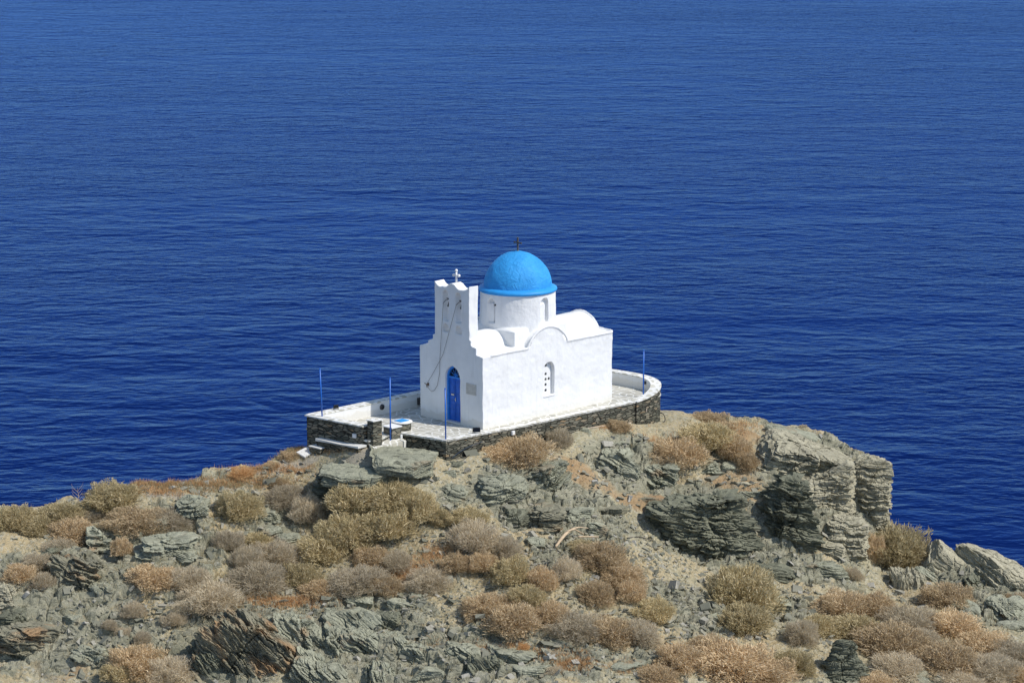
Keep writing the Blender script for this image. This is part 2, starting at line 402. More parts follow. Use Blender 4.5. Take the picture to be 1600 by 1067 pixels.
# ------------------------------------------------------------------ the chapel (local frame: u along nave, v across, z up)
L, W = 8.28, 3.95; ROT = CA; LOC = tuple(O)
DC = (4.14, 1.95)                                   # drum centre
chapel = thing("chapel", "small whitewashed chapel with a bright blue dome and twin-arched belfry on the rocky headland", "chapel", LOC, ROT)
_half = [(.84, 6.2), (.94, 6.09), (1.05, 6.01), (1.3, 5.97), (1.5, 5.99), (1.62, 6.06), (1.76, 6.17)]
_top = _half + [(1.905, 6.22)] + [(3.81 - a, b) for a, b in _half[::-1]]
facade = [(0, -.25), (0, 3.19), (.40, 3.25), (.41, 3.52), (.73, 3.59), (.74, 3.82), (.84, 3.85)] + _top + \
         [(2.97, 3.83), (3.12, 3.80), (3.125, 3.58), (3.42, 3.50), (3.43, 3.34), (3.95, 3.2), (3.95, -.25)]
fb = prism(facade, 'u', 0, .55)
cuts = [prism(arch_poly(c, .37, 4.49, 5.83), 'u', -1, 2) for c in (1.51, 2.31)]
cuts += [prism(arch_poly(c, .37, 4.0, 4.36), 'u', -1, 2) for c in (1.51, 2.31)]
cuts.append(prism(arch_poly(1.895, .93, .03, 2.46, point=.10), 'u', -1, .27))
fb = cut(fb, cuts)
body = cut(box(.5, L, 0, W, -.25, 3.17), [prism(arch_poly(4.15, .66, .88, 2.4), 'v', -1, .3)])
def flare(c, hw, base, peak, foot):
    """vault profile with flared feet"""
    s = peak - base - .06; r = (hw * hw + s * s) / (2 * s); cz = peak - r; a = math.degrees(math.acos(hw / r))
    A = arc(c, cz, r, a, 180 - a, 22)
    foot = min(foot, 1.94) if hw < 1.1 else foot
    return [(c + foot, base - .3), (c + foot, base), (c + hw + (foot - hw) * .35, base + .03)] + A + [(c - hw - (foot - hw) * .35, base + .03), (c - foot, base), (c - foot, base - .3)]
nave = prism(flare(1.95, 1.06, 3.19, 3.87, 1.97), 'u', .5, L)
trans = prism(flare(4.06, 1.12, 3.17, 3.93, 1.28), 'v', 0, W)
pod = bmesh.new()
for x, y, z in [(2.42, .45, 3.0), (5.75, .45, 3.0), (5.75, 3.45, 3.0), (2.42, 3.45, 3.0), (2.42, .45, 3.87), (5.75, .45, 3.87), (5.75, 3.45, 3.87), (2.42, 3.45, 3.87)] + \
        [(DC[0] + 1.45 * math.cos(k * .2618), DC[1] + 1.45 * math.sin(k * .2618), 4.04) for k in range(24)]: pod.verts.new((x, y, z))
bmesh.ops.convex_hull(pod, input=list(pod.verts))
drum = lathe([(1.72, 3.5), (1.70, 4.3), (1.68, 5.45), (1.55, 5.55)], 72, (DC[0], DC[1], 0))
nc = []
for k in range(4):
    b = prism(arch_poly(0, .44, 4.13, 5.22), 'v', -2.2, -1.5); bmesh.ops.rotate(b, verts=b.verts, cent=(0, 0, 0), matrix=Matrix.Rotation(k * math.pi / 2, 3, 'Z'))
    bmesh.ops.translate(b, verts=b.verts, vec=(DC[0], DC[1], 0)); nc.append(b)
drum = cut(drum, nc)
panels = []
for k in range(4):      # inner panel that fills half of each niche, its arch lower than the niche's
    b = prism(arch_poly(-.06, .30, 4.05, 5.02), 'v', -1.60, -1.4); bmesh.ops.rotate(b, verts=b.verts, cent=(0, 0, 0), matrix=Matrix.Rotation(k * math.pi / 2, 3, 'Z'))
    bmesh.ops.translate(b, verts=b.verts, vec=(DC[0], DC[1], 0)); panels.append(b)
eA = arc(4.06, 3.93 - 1.36, 1.40, 27, 153, 20)[::-1]
eave = [(0.5, 3.17), (2.8, 3.15)] + [(a, b) for a, b in eA] + [(5.32, 3.14), (L, 3.13)]
lips = [tube([(a, v0, b + .03) for a, b in eave], .055, 6) for v0 in (.005, W - .005)]
gA = [(1.95 - 1.97, 3.2), (.75, 3.25)] + [(a, b) for a, b in flare(1.95, 1.06, 3.2, 3.89, 1.97)[3:-3]][::-1] + [(3.15, 3.25), (3.92, 3.2)]
lips.append(tube([(L - .01, a, b + .02) for a, b in gA], .05, 6))
v, q = remesh(join(fb, body, nave, trans, pod, drum, *panels, *lips), .03, 4)
v = v + (np.stack([fbm(v * 1.7, s, 3) for s in (1, 2, 3)], 1) * .022 + np.stack([fbm(v * 7, s, 2) for s in (5, 6, 7)], 1) * .006).astype(np.float32)
fc = v[q].mean(1)
nrm = np.cross(v[q[:, 1]] - v[q[:, 0]], v[q[:, 2]] - v[q[:, 1]]); nrm /= np.linalg.norm(nrm, axis=1, keepdims=True) + 1e-9
rd = np.hypot(fc[:, 0] - DC[0], fc[:, 1] - DC[1])
is_bel = (fc[:, 0] < .62) & (fc[:, 2] > 3.84)
is_drum = (rd < 1.78) & (fc[:, 2] > 3.9) & (rd > 1.3) & ((np.abs(nrm[:, 2]) < .6) | (fc[:, 2] > 4.1))
is_roof = (fc[:, 2] > 3.05) & (fc[:, 0] > .57) & ~is_drum & ((nrm[:, 2] > .25) | ((fc[:, 1] > .1) & (fc[:, 1] < W - .1) & (fc[:, 0] < L - .1)))
def submesh(name, sel, mat, parent):
    qq = q[sel]; ids, inv = np.unique(qq, return_inverse=True)
    return mesh_np(name, v[ids], inv.reshape(-1, 4), mat, parent, True)
submesh("belfry", is_bel, M_WHITE2, chapel)
p_drum = submesh("drum", is_drum & ~is_bel, M_WHITE, chapel)
submesh("roof", is_roof & ~is_drum & ~is_bel, M_WHITE, chapel)
wall = submesh("wall", ~(is_bel | is_drum | is_roof), M_WHITE2, chapel)
# dome and rim
prof = [(1.53 * math.cos(R(a)), 1.53 * math.sin(R(a)) * (1 + .03 * math.sin(R(a)) ** 6)) for a in range(0, 90, 2)] + [(0, 1.575)]
db = lathe(prof, 128, (DC[0], DC[1], 5.56)); 
vv = np.array([x.co[:] for x in db.verts]); dn = fbm(vv * 3.1, 9, 4) * .022
for x, d in zip(db.verts, dn):
    r = Vector((x.co.x - DC[0], x.co.y - DC[1], x.co.z - 5.56)).normalized(); x.co += r * float(d)
dome = obj("dome", db, M_DOME, chapel, True)
obj("dome_rim", lathe([(1.5, 5.36), (1.71, 5.385), (1.755, 5.42), (1.765, 5.47), (1.74, 5.535), (1.62, 5.585), (1.5, 5.63)], 96, (DC[0], DC[1], 0)), M_RIM, chapel, True)
# crosses
cb = join(box(-.03, .03, -.03, .03, 0, .62), box(-.025, .025, -.22, .22, .36, .415), box(-.018, .018, -.24, -.20, .34, .42), box(-.018, .018, .20, .24, .34, .42), lathe([(0, -.05), (.07, -.02), (.03, .05), (0, .06)], 12))
bmesh.ops.translate(cb, verts=cb.verts, vec=(DC[0], DC[1], 7.13))
obj("cross", cb, M_METAL, chapel)['label'] = "dark metal cross on the dome"
def ball(c, r): return lathe([(0, -r)] + [(r * math.cos(R(a)), r * math.sin(R(a))) for a in (-60, -30, 0, 30, 60)] + [(0, r)], 12, c)
wc = join(tube([(0, 0, -.05), (0, 0, .5)], .045, 10), tube([(0, -.13, .33), (0, .13, .33)], .045, 10), ball((0, 0, .54), .07), ball((0, -.16, .33), .07), ball((0, .16, .33), .07))
bmesh.ops.translate(wc, verts=wc.verts, vec=(.28, 1.905, 6.2))
obj("cross", wc, M_WHITE2, chapel, True)['label'] = "white trefoil cross on the belfry"
# side window: pierced screen and dark backing sheet
sc = prism(arch_poly(4.15, .64, .885, 2.38), 'v', .19, .25)
def disc(u, z, r=.075): 
    b = tube([(u, .1, z), (u, .4, z)], r, 14); return b
HX = 4.125
sc = cut(sc, [disc(HX, z) for z in (1.08, 1.34, 1.58, 1.82, 2.22)] + [disc(HX + .20, 1.58), disc(HX - .20, 1.58)])
win = obj("window", sc, M_WHITE2, chapel); win['label'] = "arched side window pierced with a cross of round holes"
obj("dark_backing", box(3.84, 4.46, .262, .275, .9, 2.3), M_HOLE, win)  # dark sheet painted in for the unlit interior seen through the holes
obj("sill", box(3.80, 4.50, -.03, .19, .84, .875), M_WHITE2, win)
obj("vent_hole", tube([(DC[0] - 1.70, 1.70, 4.95), (DC[0] - 1.45, 1.70, 4.95)], .04, 10), M_BLACK, p_drum)
# door
door = obj("door", join(box(.20, .25, 1.52, 1.892, .10, 1.96), box(.20, .25, 1.897, 2.27, .10, 1.96),
    *[box(.185, .20, a, b, c, d) for a, b in ((1.58, 1.84), (1.95, 2.21)) for c, d in ((.22, .78), (.9, 1.15), (1.27, 1.86))],
    *[box(.175, .19, a + .05, b - .05, c + .06, d - .06) for a, b in ((1.58, 1.84), (1.95, 2.21)) for c, d in ((.22, .78), (1.27, 1.86))],
    box(.17, .20, 1.875, 1.915, .1, 1.96), box(.20, .25, 1.5, 2.29, .06, .10)), M_BLUE, chapel)
fo = arch_poly(1.895, .93, .03, 2.46, point=.10); fi = arch_poly(1.895, .77, .0, 2.38, point=.08)
fr = cut(prism(fo, 'u', .12, .262), [prism(fi, 'u', .0, .5)])
obj("door_frame", join(fr, box(.16, .25, 1.51, 2.28, 1.96, 2.03)), M_BLUEFR, door)
gl = obj("fanlight", prism([p for p in fi if p[1] > 1.9] + [(1.51, 2.0), (2.28, 2.0)][::-1], 'u', .235, .245), M_DARK, door)
C0 = (1.895, 2.03)
obj("muntin", join(*[tube([(.22, C0[0], C0[1]), (.22, C0[0] + .34 * math.cos(R(a)), C0[1] + .34 * math.sin(R(a)) * 1.1)], .012, 6) for a in (30, 60, 90, 120, 150)],
    tube([(.22, C0[0] + .12 * math.cos(R(a)), C0[1] + .12 * math.sin(R(a))) for a in range(0, 181, 15)], .012, 6)), M_BLUEFR, door)
obj("handle", join(box(.155, .17, 1.845, 1.87, .94, 1.10), tube([(.15, 1.857, 1.04), (.10, 1.857, 1.04), (.10, 1.79, 1.04)], .010, 8)), M_BRASS, door)
obj("letter_plate", box(.16, .176, 1.96, 2.14, 1.19, 1.25), M_BRASS, door)
obj("step", box(-.04, .2, 1.44, 2.35, -.02, .055), M_WHITE2, door)
# marble plaque with worn lines of lettering
pq = obj("plaque", box(-.03, .02, .40, 1.01, 1.45, 1.93), M_MARBLE, chapel); pq['label'] = "worn marble plaque beside the door"
obj("lettering", join(*[box(-.0325, -.03, 1.0 - .07 - x - l, 1.0 - .07 - x, z, z + .008) for z in (1.84, 1.78, 1.72, 1.66, 1.60, 1.54) for x, l in ((.0, .09), (.12, .12), (.28, .07), (.38, .07))]), mat_plain("worn_lettering", (.36, .34, .30), .7), pq)
# bells in the upper arches
def bell_mesh(): return join(lathe([(0, .02), (.11, 0), (.115, .03), (.085, .10), (.065, .2), (.03, .235), (0, .24)], 20), tube([(0, 0, .23), (0, 0, .33)], .02, 8))
for i, (vc, lab) in enumerate(((2.31, "bronze bell in the belfry's seaward arch, farther from the blue dome"), (1.51, "bronze bell in the belfry arch nearer the blue dome"))):
    b = thing("bell", lab, "bell", tuple(l2w(.27, vc + .0, 5.1)), ROT, "bells in the belfry")
    obj("bell_body", bell_mesh(), M_BRONZE, b, True)
    obj("headstock", join(tube([(0, -.185, .34), (0, .185, .34)], .025, 8), tube([(0, .0, .34), (-.22, .03, .30), (-.36, .04, .20)], .014, 6)), M_METAL, b)
    obj("clapper", join(tube([(0, 0, .15), (0, 0, -.08)], .012, 6), ball((0, 0, -.10), .035)), M_BRONZE, b)
def catenary(a, b, sag, n=16):
    a = np.array(a, float); b = np.array(b, float)
    return [tuple(a + (b - a) * t - np.array([0, 0, sag * 4 * t * (1 - t)])) for t in np.linspace(0, 1, n)]
hook = (-.10, 3.42, 1.52)
for nm, lab, top, mid, n in (("bell_rope", "bell rope hanging almost straight down from the belfry's left arch", (-.09, 2.35, 5.28), (-.05, 2.62, 2.8), 0), ("bell_rope", "bell rope slanting from the right belfry arch to the wall hook", (-.09, 1.55, 5.28), (-.05, 2.42, 3.0), 1)):
    rt = thing(nm, lab, "rope", LOC, ROT, "bell ropes")
    obj("upper_rope", tube(catenary(top, mid, .02), .009, 5), M_ROPE, rt)
    if n == 0: obj("rope_loop", tube([mid, (-.04, 2.66, 2.1), (-.04, 2.80, 1.55), (-.05, 2.98, 1.30), (-.06, 3.16, 1.22), (-.07, 3.3, 1.32), hook], .009, 5), M_ROPE, rt)
    else: obj("rope_tail", tube(catenary(mid, hook, .03), .009, 5), M_ROPE, rt)
hk = thing("wall_hook", "rusty cleat on the white facade left of the blue door holding the bell ropes", "hook", tuple(l2w(0, 3.42, 1.5)), ROT)
obj("cleat", join(tube([(.02, 0, 0), (-.12, 0, .02)], .02, 8), tube([(-.1, .13, .05), (-.12, 0, .02), (-.1, -.03, -.13)], .018, 8), box(-.01, .01, -.05, .05, -.07, .07)), mat_plain("rusty_iron", (.16, .10, .07), .8, .3, 20), hk)

# ------------------------------------------------------------------ terrace
terr = thing("terrace", "stone terrace with pale flagstones, dry stone retaining walls and white-topped parapets around the chapel", "terrace", LOC, ROT)
OUT = [(-2.55, -.33), (1.83, -.74), (5.44, -.84), (7.2, -.92), (9.3, -1.02), (10.25, -1.0), (10.9, -.72), (11.25, -.15), (11.38, .7), (11.32, 2.2), (11.0, 4.2), (10.0, 5.4), (8.6, 5.69), (-5.2, 5.69), (-4.9, 2.0), (-4.3, 1.9), (-3.0, 2.3)]
def inset(poly, d):
    n = len(poly); out = []
    for i in range(n):
        a, b, c = Vector(poly[i - 1]), Vector(poly[i]), Vector(poly[(i + 1) % n])
        n1 = Vector((-(b - a).y, (b - a).x)).normalized(); n2 = Vector((-(c - b).y, (c - b).x)).normalized()
        m = (n1 + n2).normalized(); out.append(tuple(b + m * d / max(.4, m.dot(n1))))
    return out
def curve_smooth(pts, it=2):
    for _ in range(it):
        o2 = [pts[0]]
        for a, b in zip(pts, pts[1:]): o2 += [tuple(.75 * x + .25 * y for x, y in zip(a, b)), tuple(.25 * x + .75 * y for x, y in zip(a, b))]
        pts = o2 + [pts[-1]]
    return pts
OUT2 = OUT[:4] + curve_smooth(OUT[4:13], 2) + OUT[13:]
obj("retaining_wall", prism(inset(OUT2, .03), 'z', -1.9, -.065), M_WALL, terr)
obj("paving", prism(OUT2, 'z', -.06, 0), M_FLOOR, terr, bevel=0)
# white edging strip of coping stones laid flush along the near edges
def ribbon(pts, zs, hw, t0, t1):
    """strip along pts (u,v) at heights zs; cross-section from lateral t0..t1 (left of travel positive), thickness hw below"""
    bm = bmesh.new(); rows = []
    n = len(pts)
    for i in range(n):
        a = Vector(pts[max(i - 1, 0)]); b = Vector(pts[min(i + 1, n - 1)]); d = (b - a).normalized(); nn = Vector((-d.y, d.x))
        p = Vector(pts[i]); z = zs[i]; lo = hw[i] if isinstance(hw, (list, tuple)) else z - hw
        rows.append([bm.verts.new((*(p + nn * t0), z)), bm.verts.new((*(p + nn * t1), z)), bm.verts.new((*(p + nn * t1), lo)), bm.verts.new((*(p + nn * t0), lo))])
    for a, b in zip(rows, rows[1:]):
        for k in range(4): bm.faces.new((a[k], a[(k + 1) % 4], b[(k + 1) % 4], b[k]))
    bm.faces.new(rows[0]); bm.faces.new(rows[-1][::-1]); bmesh.ops.recalc_face_normals(bm, faces=bm.faces); return bm
EDGE = [(-2.98, 2.25), (-2.55, -.33)]; EDGE2 = OUT2[:4] + [(9.3, -1.02)]
obj("edging", join(ribbon([(a, b) for a, b in EDGE], [.012] * 2, .05, .0, .32), ribbon(EDGE2, [.013] * len(EDGE2), .05, .0, .34)), M_COPE, terr)
PATH = [(-5.02, 5.52), (-2, 5.52), (2, 5.52), (6, 5.52), (8.5, 5.5), (9.9, 5.2), (10.75, 4.1), (11.09, 2.2), (11.15, .75), (11.02, -.05), (10.7, -.53), (10.15, -.79), (9.45, -.83), (8.8, -.82)]
ZT = [.6, .6, .6, .6, .6, .6, .6, .6, .6, .54, .42, .24, .09, .03]
P3 = curve_smooth([(a, b, z) for (a, b), z in zip(PATH, ZT)], 2)
pp = [(a, b) for a, b, z in P3][::-1]; zz = [z for a, b, z in P3][::-1]
par = obj("parapet", ribbon(pp, [z - .05 for z in zz], [-1.9] * len(zz), -.235, .17), M_WALL, terr)
obj("plaster", ribbon(pp, [z - .045 for z in zz], [-.01] * len(zz), .172, .20), M_WHITE2, par)
obj("coping", ribbon(pp, zz, [z - .05 for z in zz], -.275, .22), M_COPE, par)
pl_ = [(-5.04, 5.60), (-4.75, 2.3)]
par2 = obj("parapet", ribbon(pl_, [.55, .55], [-1.9, -1.9], -.21, .19), M_WALL, terr)
obj("plaster", ribbon(pl_, [.548, .548], [-.01, -.01], .192, .22), M_WHITE2, par2)
obj("coping", ribbon([(-5.04, 5.72), (-4.75, 2.3)], [.606, .606], [.551, .551], -.24, .24), M_COPE, par2)
gp = thing("gate_pillar", "square dry stone pillar ending the dark front wall at the gateway", "pillar", tuple(l2w(-4.52, 2.02, -.25)), ROT)
gb_ = remesh(join(box(-.26, .26, -.2, .2, -.3, 1.08)), .03, 2); obj_gp = mesh_np("pillar_shaft", gb_[0] + (fbm(gb_[0] * 6, 3, 3)[:, None] * np.array([[.03, .03, 0]])), gb_[1], M_WALL, gp, True)
obj("cap", box(-.29, .29, -.23, .23, 1.085, 1.12), M_COPE, gp)
blk = thing("low_pillar", "low stone block with white top between the well and the gateway", "pillar", tuple(l2w(-3.26, 2.26, -.36)), ROT)
obj("pillar_shaft", box(-.27, .27, -.27, .27, -.2, .66), M_WALLP, blk); obj("cap", box(-.3, .3, -.3, .3, .665, .71), M_WHITE, blk)
well = thing("well", "round stone well with a white rim and blue cover by the terrace gateway", "well", tuple(l2w(-2.42, 2.56, 0)), ROT)
obj("shaft", lathe([(.40, -.02), (.41, .31)], 32), M_WALLP, well, True)
obj("rim", lathe([(.43, .312), (.46, .33), (.46, .37), (.44, .385)], 40), M_WHITE, well, True)
obj("cover", box(-.26, .24, -.22, .22, .388, .41), M_RIM, well)
bn = thing("stone_bench", "low dark stone ledge with white top along the foot of the front wall", "bench", LOC, ROT)
def slant(u0, u1, v0, v1, z0, za, zb):
    bm = bmesh.new(); V8 = [bm.verts.new(p) for p in ((u0, v0, z0), (u1, v0, z0), (u1, v1, z0), (u0, v1, z0), (u0, v0, za), (u1, v0, za), (u1, v1, zb), (u0, v1, zb))]
    for f in ((3, 2, 1, 0), (4, 5, 6, 7), (0, 1, 5, 4), (1, 2, 6, 5), (2, 3, 7, 6), (3, 0, 4, 7)): bm.faces.new([V8[i] for i in f])
    return bm
obj("ledge", slant(-5.42, -4.85, 2.1, 4.75, -1.5, -.22, -.42), M_WALL, bn); obj("top", slant(-5.46, -4.97, 2.05, 4.8, -.26, -.175, -.375), M_WHITE, bn)
ld = thing("landing", "pale paved landing sloping out through the gateway", "landing", LOC, ROT)
obj("slab", slant(-4.85, -2.95, 1.72, 2.3, -.9, -.28, -.08), M_FLOOR, ld)
sb = thing("white_block", "small white-topped stone block below the corner of the front wall", "block", tuple(at_z(498, 703, -.74)), ROT)
obj("core", box(-.2, .2, -.35, .35, -.3, .18), M_WALL, sb); obj("top", box(-.22, .22, -.37, .37, .184, .225), M_WHITE, sb)
sb2 = thing("white_slab", "white painted slab tilted against the slope at the terrace's left corner", "slab", tuple(at_z(478, 706, -.74)), ROT)
b = box(-.32, .30, -.30, .28, -.06, .03); bmesh.ops.rotate(b, verts=b.verts, cent=(0, 0, 0), matrix=Matrix.Rotation(R(12), 3, 'X') @ Matrix.Rotation(R(-14), 3, 'Y')); obj("slab", b, M_WHITE, sb2, bevel=.01)

# poles
def pole(u, v_, z, h, lean, lab):
    p = thing("blue_pole", lab, "pole", tuple(l2w(u, v_, z)), ROT, "slim blue flagpoles around the terrace")
    obj("shaft", tube([(0, 0, -.05), (lean[0], lean[1], h)], .032, 10), M_POLE, p, True)
    obj("cap", ball((lean[0], lean[1], h + .01), .04), M_POLE, p, True)
pole(-4.93, 4.93, .6, 2.1, (-.06, .04), "slim blue pole leaning slightly on the seaward corner of the front parapet")
pole(-3.62, 2.0, -.25, 2.78, (0, 0), "tall blue pole standing at the gateway in front of the well")
pole(-2.40, -.16, 0, 2.2, (0, .02), "slim blue pole at the terrace's front corner, before the blue door")
pole(9.72, -.62, .1, 2.08, (.0, .0), "slim blue pole on the curved white coping behind the chapel")
# floodlights and fittings
def flood(pos, yaw, lab, sc=1.0, tilt=0):
    p = thing("floodlight", lab, "floodlight", tuple(pos), yaw, "floodlights")
    b = join(box(-.15, .15, -.045, .045, .07, .27)); bmesh.ops.scale(b, verts=b.verts, vec=(sc, sc, sc)); obj("housing", b, M_BLACK, p, bevel=.006)
    obj("glass", box(-.13 * sc, .13 * sc, -.05 * sc, -.0455 * sc, .09 * sc, .25 * sc), M_DARK, p)
    obj("bracket", join(box(-.17 * sc, -.155 * sc, -.01, .01, 0, .2 * sc), box(.155 * sc, .17 * sc, -.01, .01, 0, .2 * sc), box(-.17 * sc, .17 * sc, -.03, .03, 0, .015)), M_METAL, p)
flood(l2w(-.72, -.33, 0), R(8), "black floodlight on the paving at the chapel's near corner")
flood(l2w(-3.6, 5.52, .6), R(30), "small black floodlight on top of the seaward parapet", .75)
def wall_lamp(pos, yaw, lab, mat, r=.11):
    p = thing("wall_lamp", lab, "lamp", tuple(pos), yaw)
    b = lathe([(r, 0), (r, .04), (r * .8, .07), (0, .08)], 20); bmesh.ops.rotate(b, verts=b.verts, cent=(0, 0, 0), matrix=Matrix.Rotation(R(90), 3, 'X')); obj("housing", b, mat, p, True)
    g = lathe([(r * .7, .072), (r * .5, .095), (0, .1)], 16); bmesh.ops.rotate(g, verts=g.verts, cent=(0, 0, 0), matrix=Matrix.Rotation(R(90), 3, 'X')); obj("lens", g, M_DARK, p, True)
wall_lamp(l2w(-1.05, 5.32, .34), ROT, "oval dark bulkhead lamp on the white inside of the seaward parapet", M_METAL, .13)
wall_lamp(l2w(10.85, .3, .38), ROT + R(-75), "small dark bulkhead lamp inside the curved parapet by its blue pole", M_METAL, .08)
def sbox(pos, yaw, lab):
    p = thing("socket_box", lab, "socket box", tuple(pos), yaw, "white electric boxes on the terrace walls")
    obj("housing", box(-.09, .09, -.06, .04, -.09, .09), M_GLASSW, p, bevel=.012); obj("lid", box(-.07, .07, -.072, -.061, -.06, .07), M_GLASSW, p)
sbox(l2w(-5.02, 2.75, .12), ROT - R(90), "white electric box on the dark front wall left of the gate pillar")
sbox(l2w(-3.0, 2.02, -.12), ROT - R(90), "white electric box at the foot of the tall blue pole")
sbox(l2w(1.15, -.69, -.22), ROT, "white electric box on the stone wall below the chapel's long side")
sbox(l2w(9.5, -.95, -.22), ROT, "white electric box with hoses on the curved stone wall")
vb = thing("vent_box", "small grey box on the seaward parapet beside the chapel wall", "box", tuple(l2w(1.2, 5.28, .25)), ROT); obj("housing", box(-.09, .09, -.06, .05, -.16, .16), M_METAL, vb, bevel=.01); obj("lid", box(-.07, .07, -.072, -.061, -.13, .13), M_METAL, vb)

# ------------------------------------------------------------------ the headland: height field through surveyed points
SEA_Z = -32.0
CTRL = []
def C(px, py, Y): CTRL.append(tuple(at_y(px, py, Y)))
for a in [(-300, 868, -6), (0, 806, -5), (90, 800, -4.6), (175, 790, -4.2), (235, 777, -4), (300, 762, -3.4), (365, 744, -2.6), (440, 722, -1.6), (476, 712, -1.0),
          (0, 900, -9.5), (0, 1067, -14), (-300, 1067, -13), (250, 870, -8), (250, 1067, -14), (500, 760, -2.4), (500, 820, -4.6), (500, 900, -8), (500, 1067, -14.5), (400, 800, -4.3),
          (600, 704, -1.7), (680, 722, -2.5), (697, 732, -2.6), (640, 765, -4), (540, 707, -2.0), (572, 704, -2.4), (500, 704, -.9), (800, 1067, -14.5), (800, 900, -8.2), (760, 710, -1.3), (820, 702, .5), (910, 678, 2.8), (960, 668, 4.0),
          (1033, 656, 7.2), (1060, 640, 9.0), (1100, 650, 8.6), (1190, 667, 8.0), (1290, 700, 6.6), (1375, 765, 4.2), (1385, 850, 3.2), (1450, 872, 1.8), (1530, 885, 1.0), (1600, 915, 0), (1900, 1010, -4),
          (950, 700, 2.6), (900, 770, -1.4), (1000, 770, .3), (1000, 820, -1.8), (1000, 880, -5.2), (1060, 900, -5.0), (1120, 898, -2.6), (1180, 908, -3.0), (1100, 800, 1.0), (1200, 740, 3.2), (1280, 790, 2.0), (1280, 915, -2.6), (1350, 900, -.5),
          (1200, 1000, -9), (1300, 1067, -12), (1600, 1067, -10.5), (1450, 980, -6), (1000, 1067, -14), (1900, 1100, -12), (720, 800, -4.6), (850, 820, -4.2), (620, 850, -6.3), (150, 850, -6.6)]: C(*a)
CTRL += [(-30, -24, -8.6), (-12, -26, -12.0), (0, -27, -12.6), (12, -26, -12.8), (30, -24, -13.5), (0, 3, -1.3), (-6, 1, -1.0), (4, 8, -1.4), (-4, 5, -1.6), (8, 10, -1.6), (-9, 1.5, -1.1)]
CTRL = np.array(CTRL)
def tps_fit(P, z, lam):
    d = np.hypot(P[:, None, 0] - P[None, :, 0], P[:, None, 1] - P[None, :, 1]); K = np.where(d > 0, d * d * np.log(d + 1e-12), 0) + lam * np.eye(len(P))
    A = np.block([[K, np.c_[np.ones(len(P)), P]], [np.c_[np.ones(len(P)), P].T, np.zeros((3, 3))]])
    return np.linalg.solve(A, np.r_[z, 0, 0, 0])
TW = tps_fit(CTRL[:, :2], CTRL[:, 2], .15)
# seaward brink of the headland
BRX = np.array([-60, -35, -21, -18, -15, -12, -10, -8.5, -4, 2, 6, 9, 12, 15, 16.4, 17.3, 18.6, 21, 26, 45, 60.])
BRY = np.array([-8, -6.5, -4.6, -3.9, -3.2, -1.6, -.4, 1.6, 6.5, 10.5, 12.5, 10.4, 9.2, 7.6, 5.6, 2.4, 1.9, 1.2, -.6, -6, -10.])
def tps(x, y):
    z = TW[-3] + TW[-2] * x + TW[-1] * y
    for i in range(len(CTRL)):
        r2 = (x - CTRL[i, 0]) ** 2 + (y - CTRL[i, 1]) ** 2 + 1e-12
        z = z + TW[i] * .5 * r2 * np.log(r2)
    return z
def base_h(x, y):
    x = np.asarray(x, float); y = np.asarray(y, float)
    yb = np.interp(x, BRX, BRY) + .35 * np.sin(x * 1.9) + .2 * np.sin(x * 4.3 + 1)
    yy = np.minimum(y, yb + .5); z = tps(np.clip(x, -30, 30), np.maximum(yy, -27))
    z = z - .6 * np.exp(-((x + 11.4) ** 2 / 5 + (y + 1.6) ** 2 / 4))
    z = z - np.maximum(0, -27 - y) * .75 - np.maximum(0, np.abs(x) - 30) * .7
    o = np.maximum(0, y - yb - .3)
    z = z - (o * 1.0 + .22 * o * o * np.exp(-o * .15))
    # the terrace stands on made ground: keep it below the paving
    du = (x - O[0]) * U[0] + (y - O[1]) * U[1]; dv = (x - O[0]) * V[0] + (y - O[1]) * V[1]
    ins = smooth(-.2, .25, np.minimum(np.minimum(du + 2.6, 11.1 - du), np.minimum(dv + .55, 5.6 - dv)))
    z = np.where(z > -.9, z * (1 - ins) + np.minimum(z, -.9) * ins, z)
    ins2 = smooth(-.2, .25, np.minimum(np.minimum(du + 5.0, -2.2 - du), np.minimum(dv - 2.5, 5.6 - dv)))
    z = np.where(z > -.6, z * (1 - ins2) + np.minimum(z, -.6) * ins2, z)
    return np.maximum(z, SEA_Z - 3)
def hits(pix):
    """where the rays through the given photo positions meet the bare headland"""
    pix = np.array(pix, float); Y = np.arange(-26, 14, .12)
    D = np.stack([ray(a, b) for a, b in pix]); T = (Y[None] - CAMY) / D[:, 1:2]
    X = D[:, 0:1] * T; Z = CAMH + D[:, 2:3] * T
    H = base_h(X.ravel(), Y[None].repeat(len(pix), 0).ravel()).reshape(X.shape)
    below = Z <= H; k = np.where(below.any(1), below.argmax(1), -1)
    out = np.stack([X[np.arange(len(pix)), k], Y[k], H[np.arange(len(pix)), k]], 1)
    return out, below.any(1)

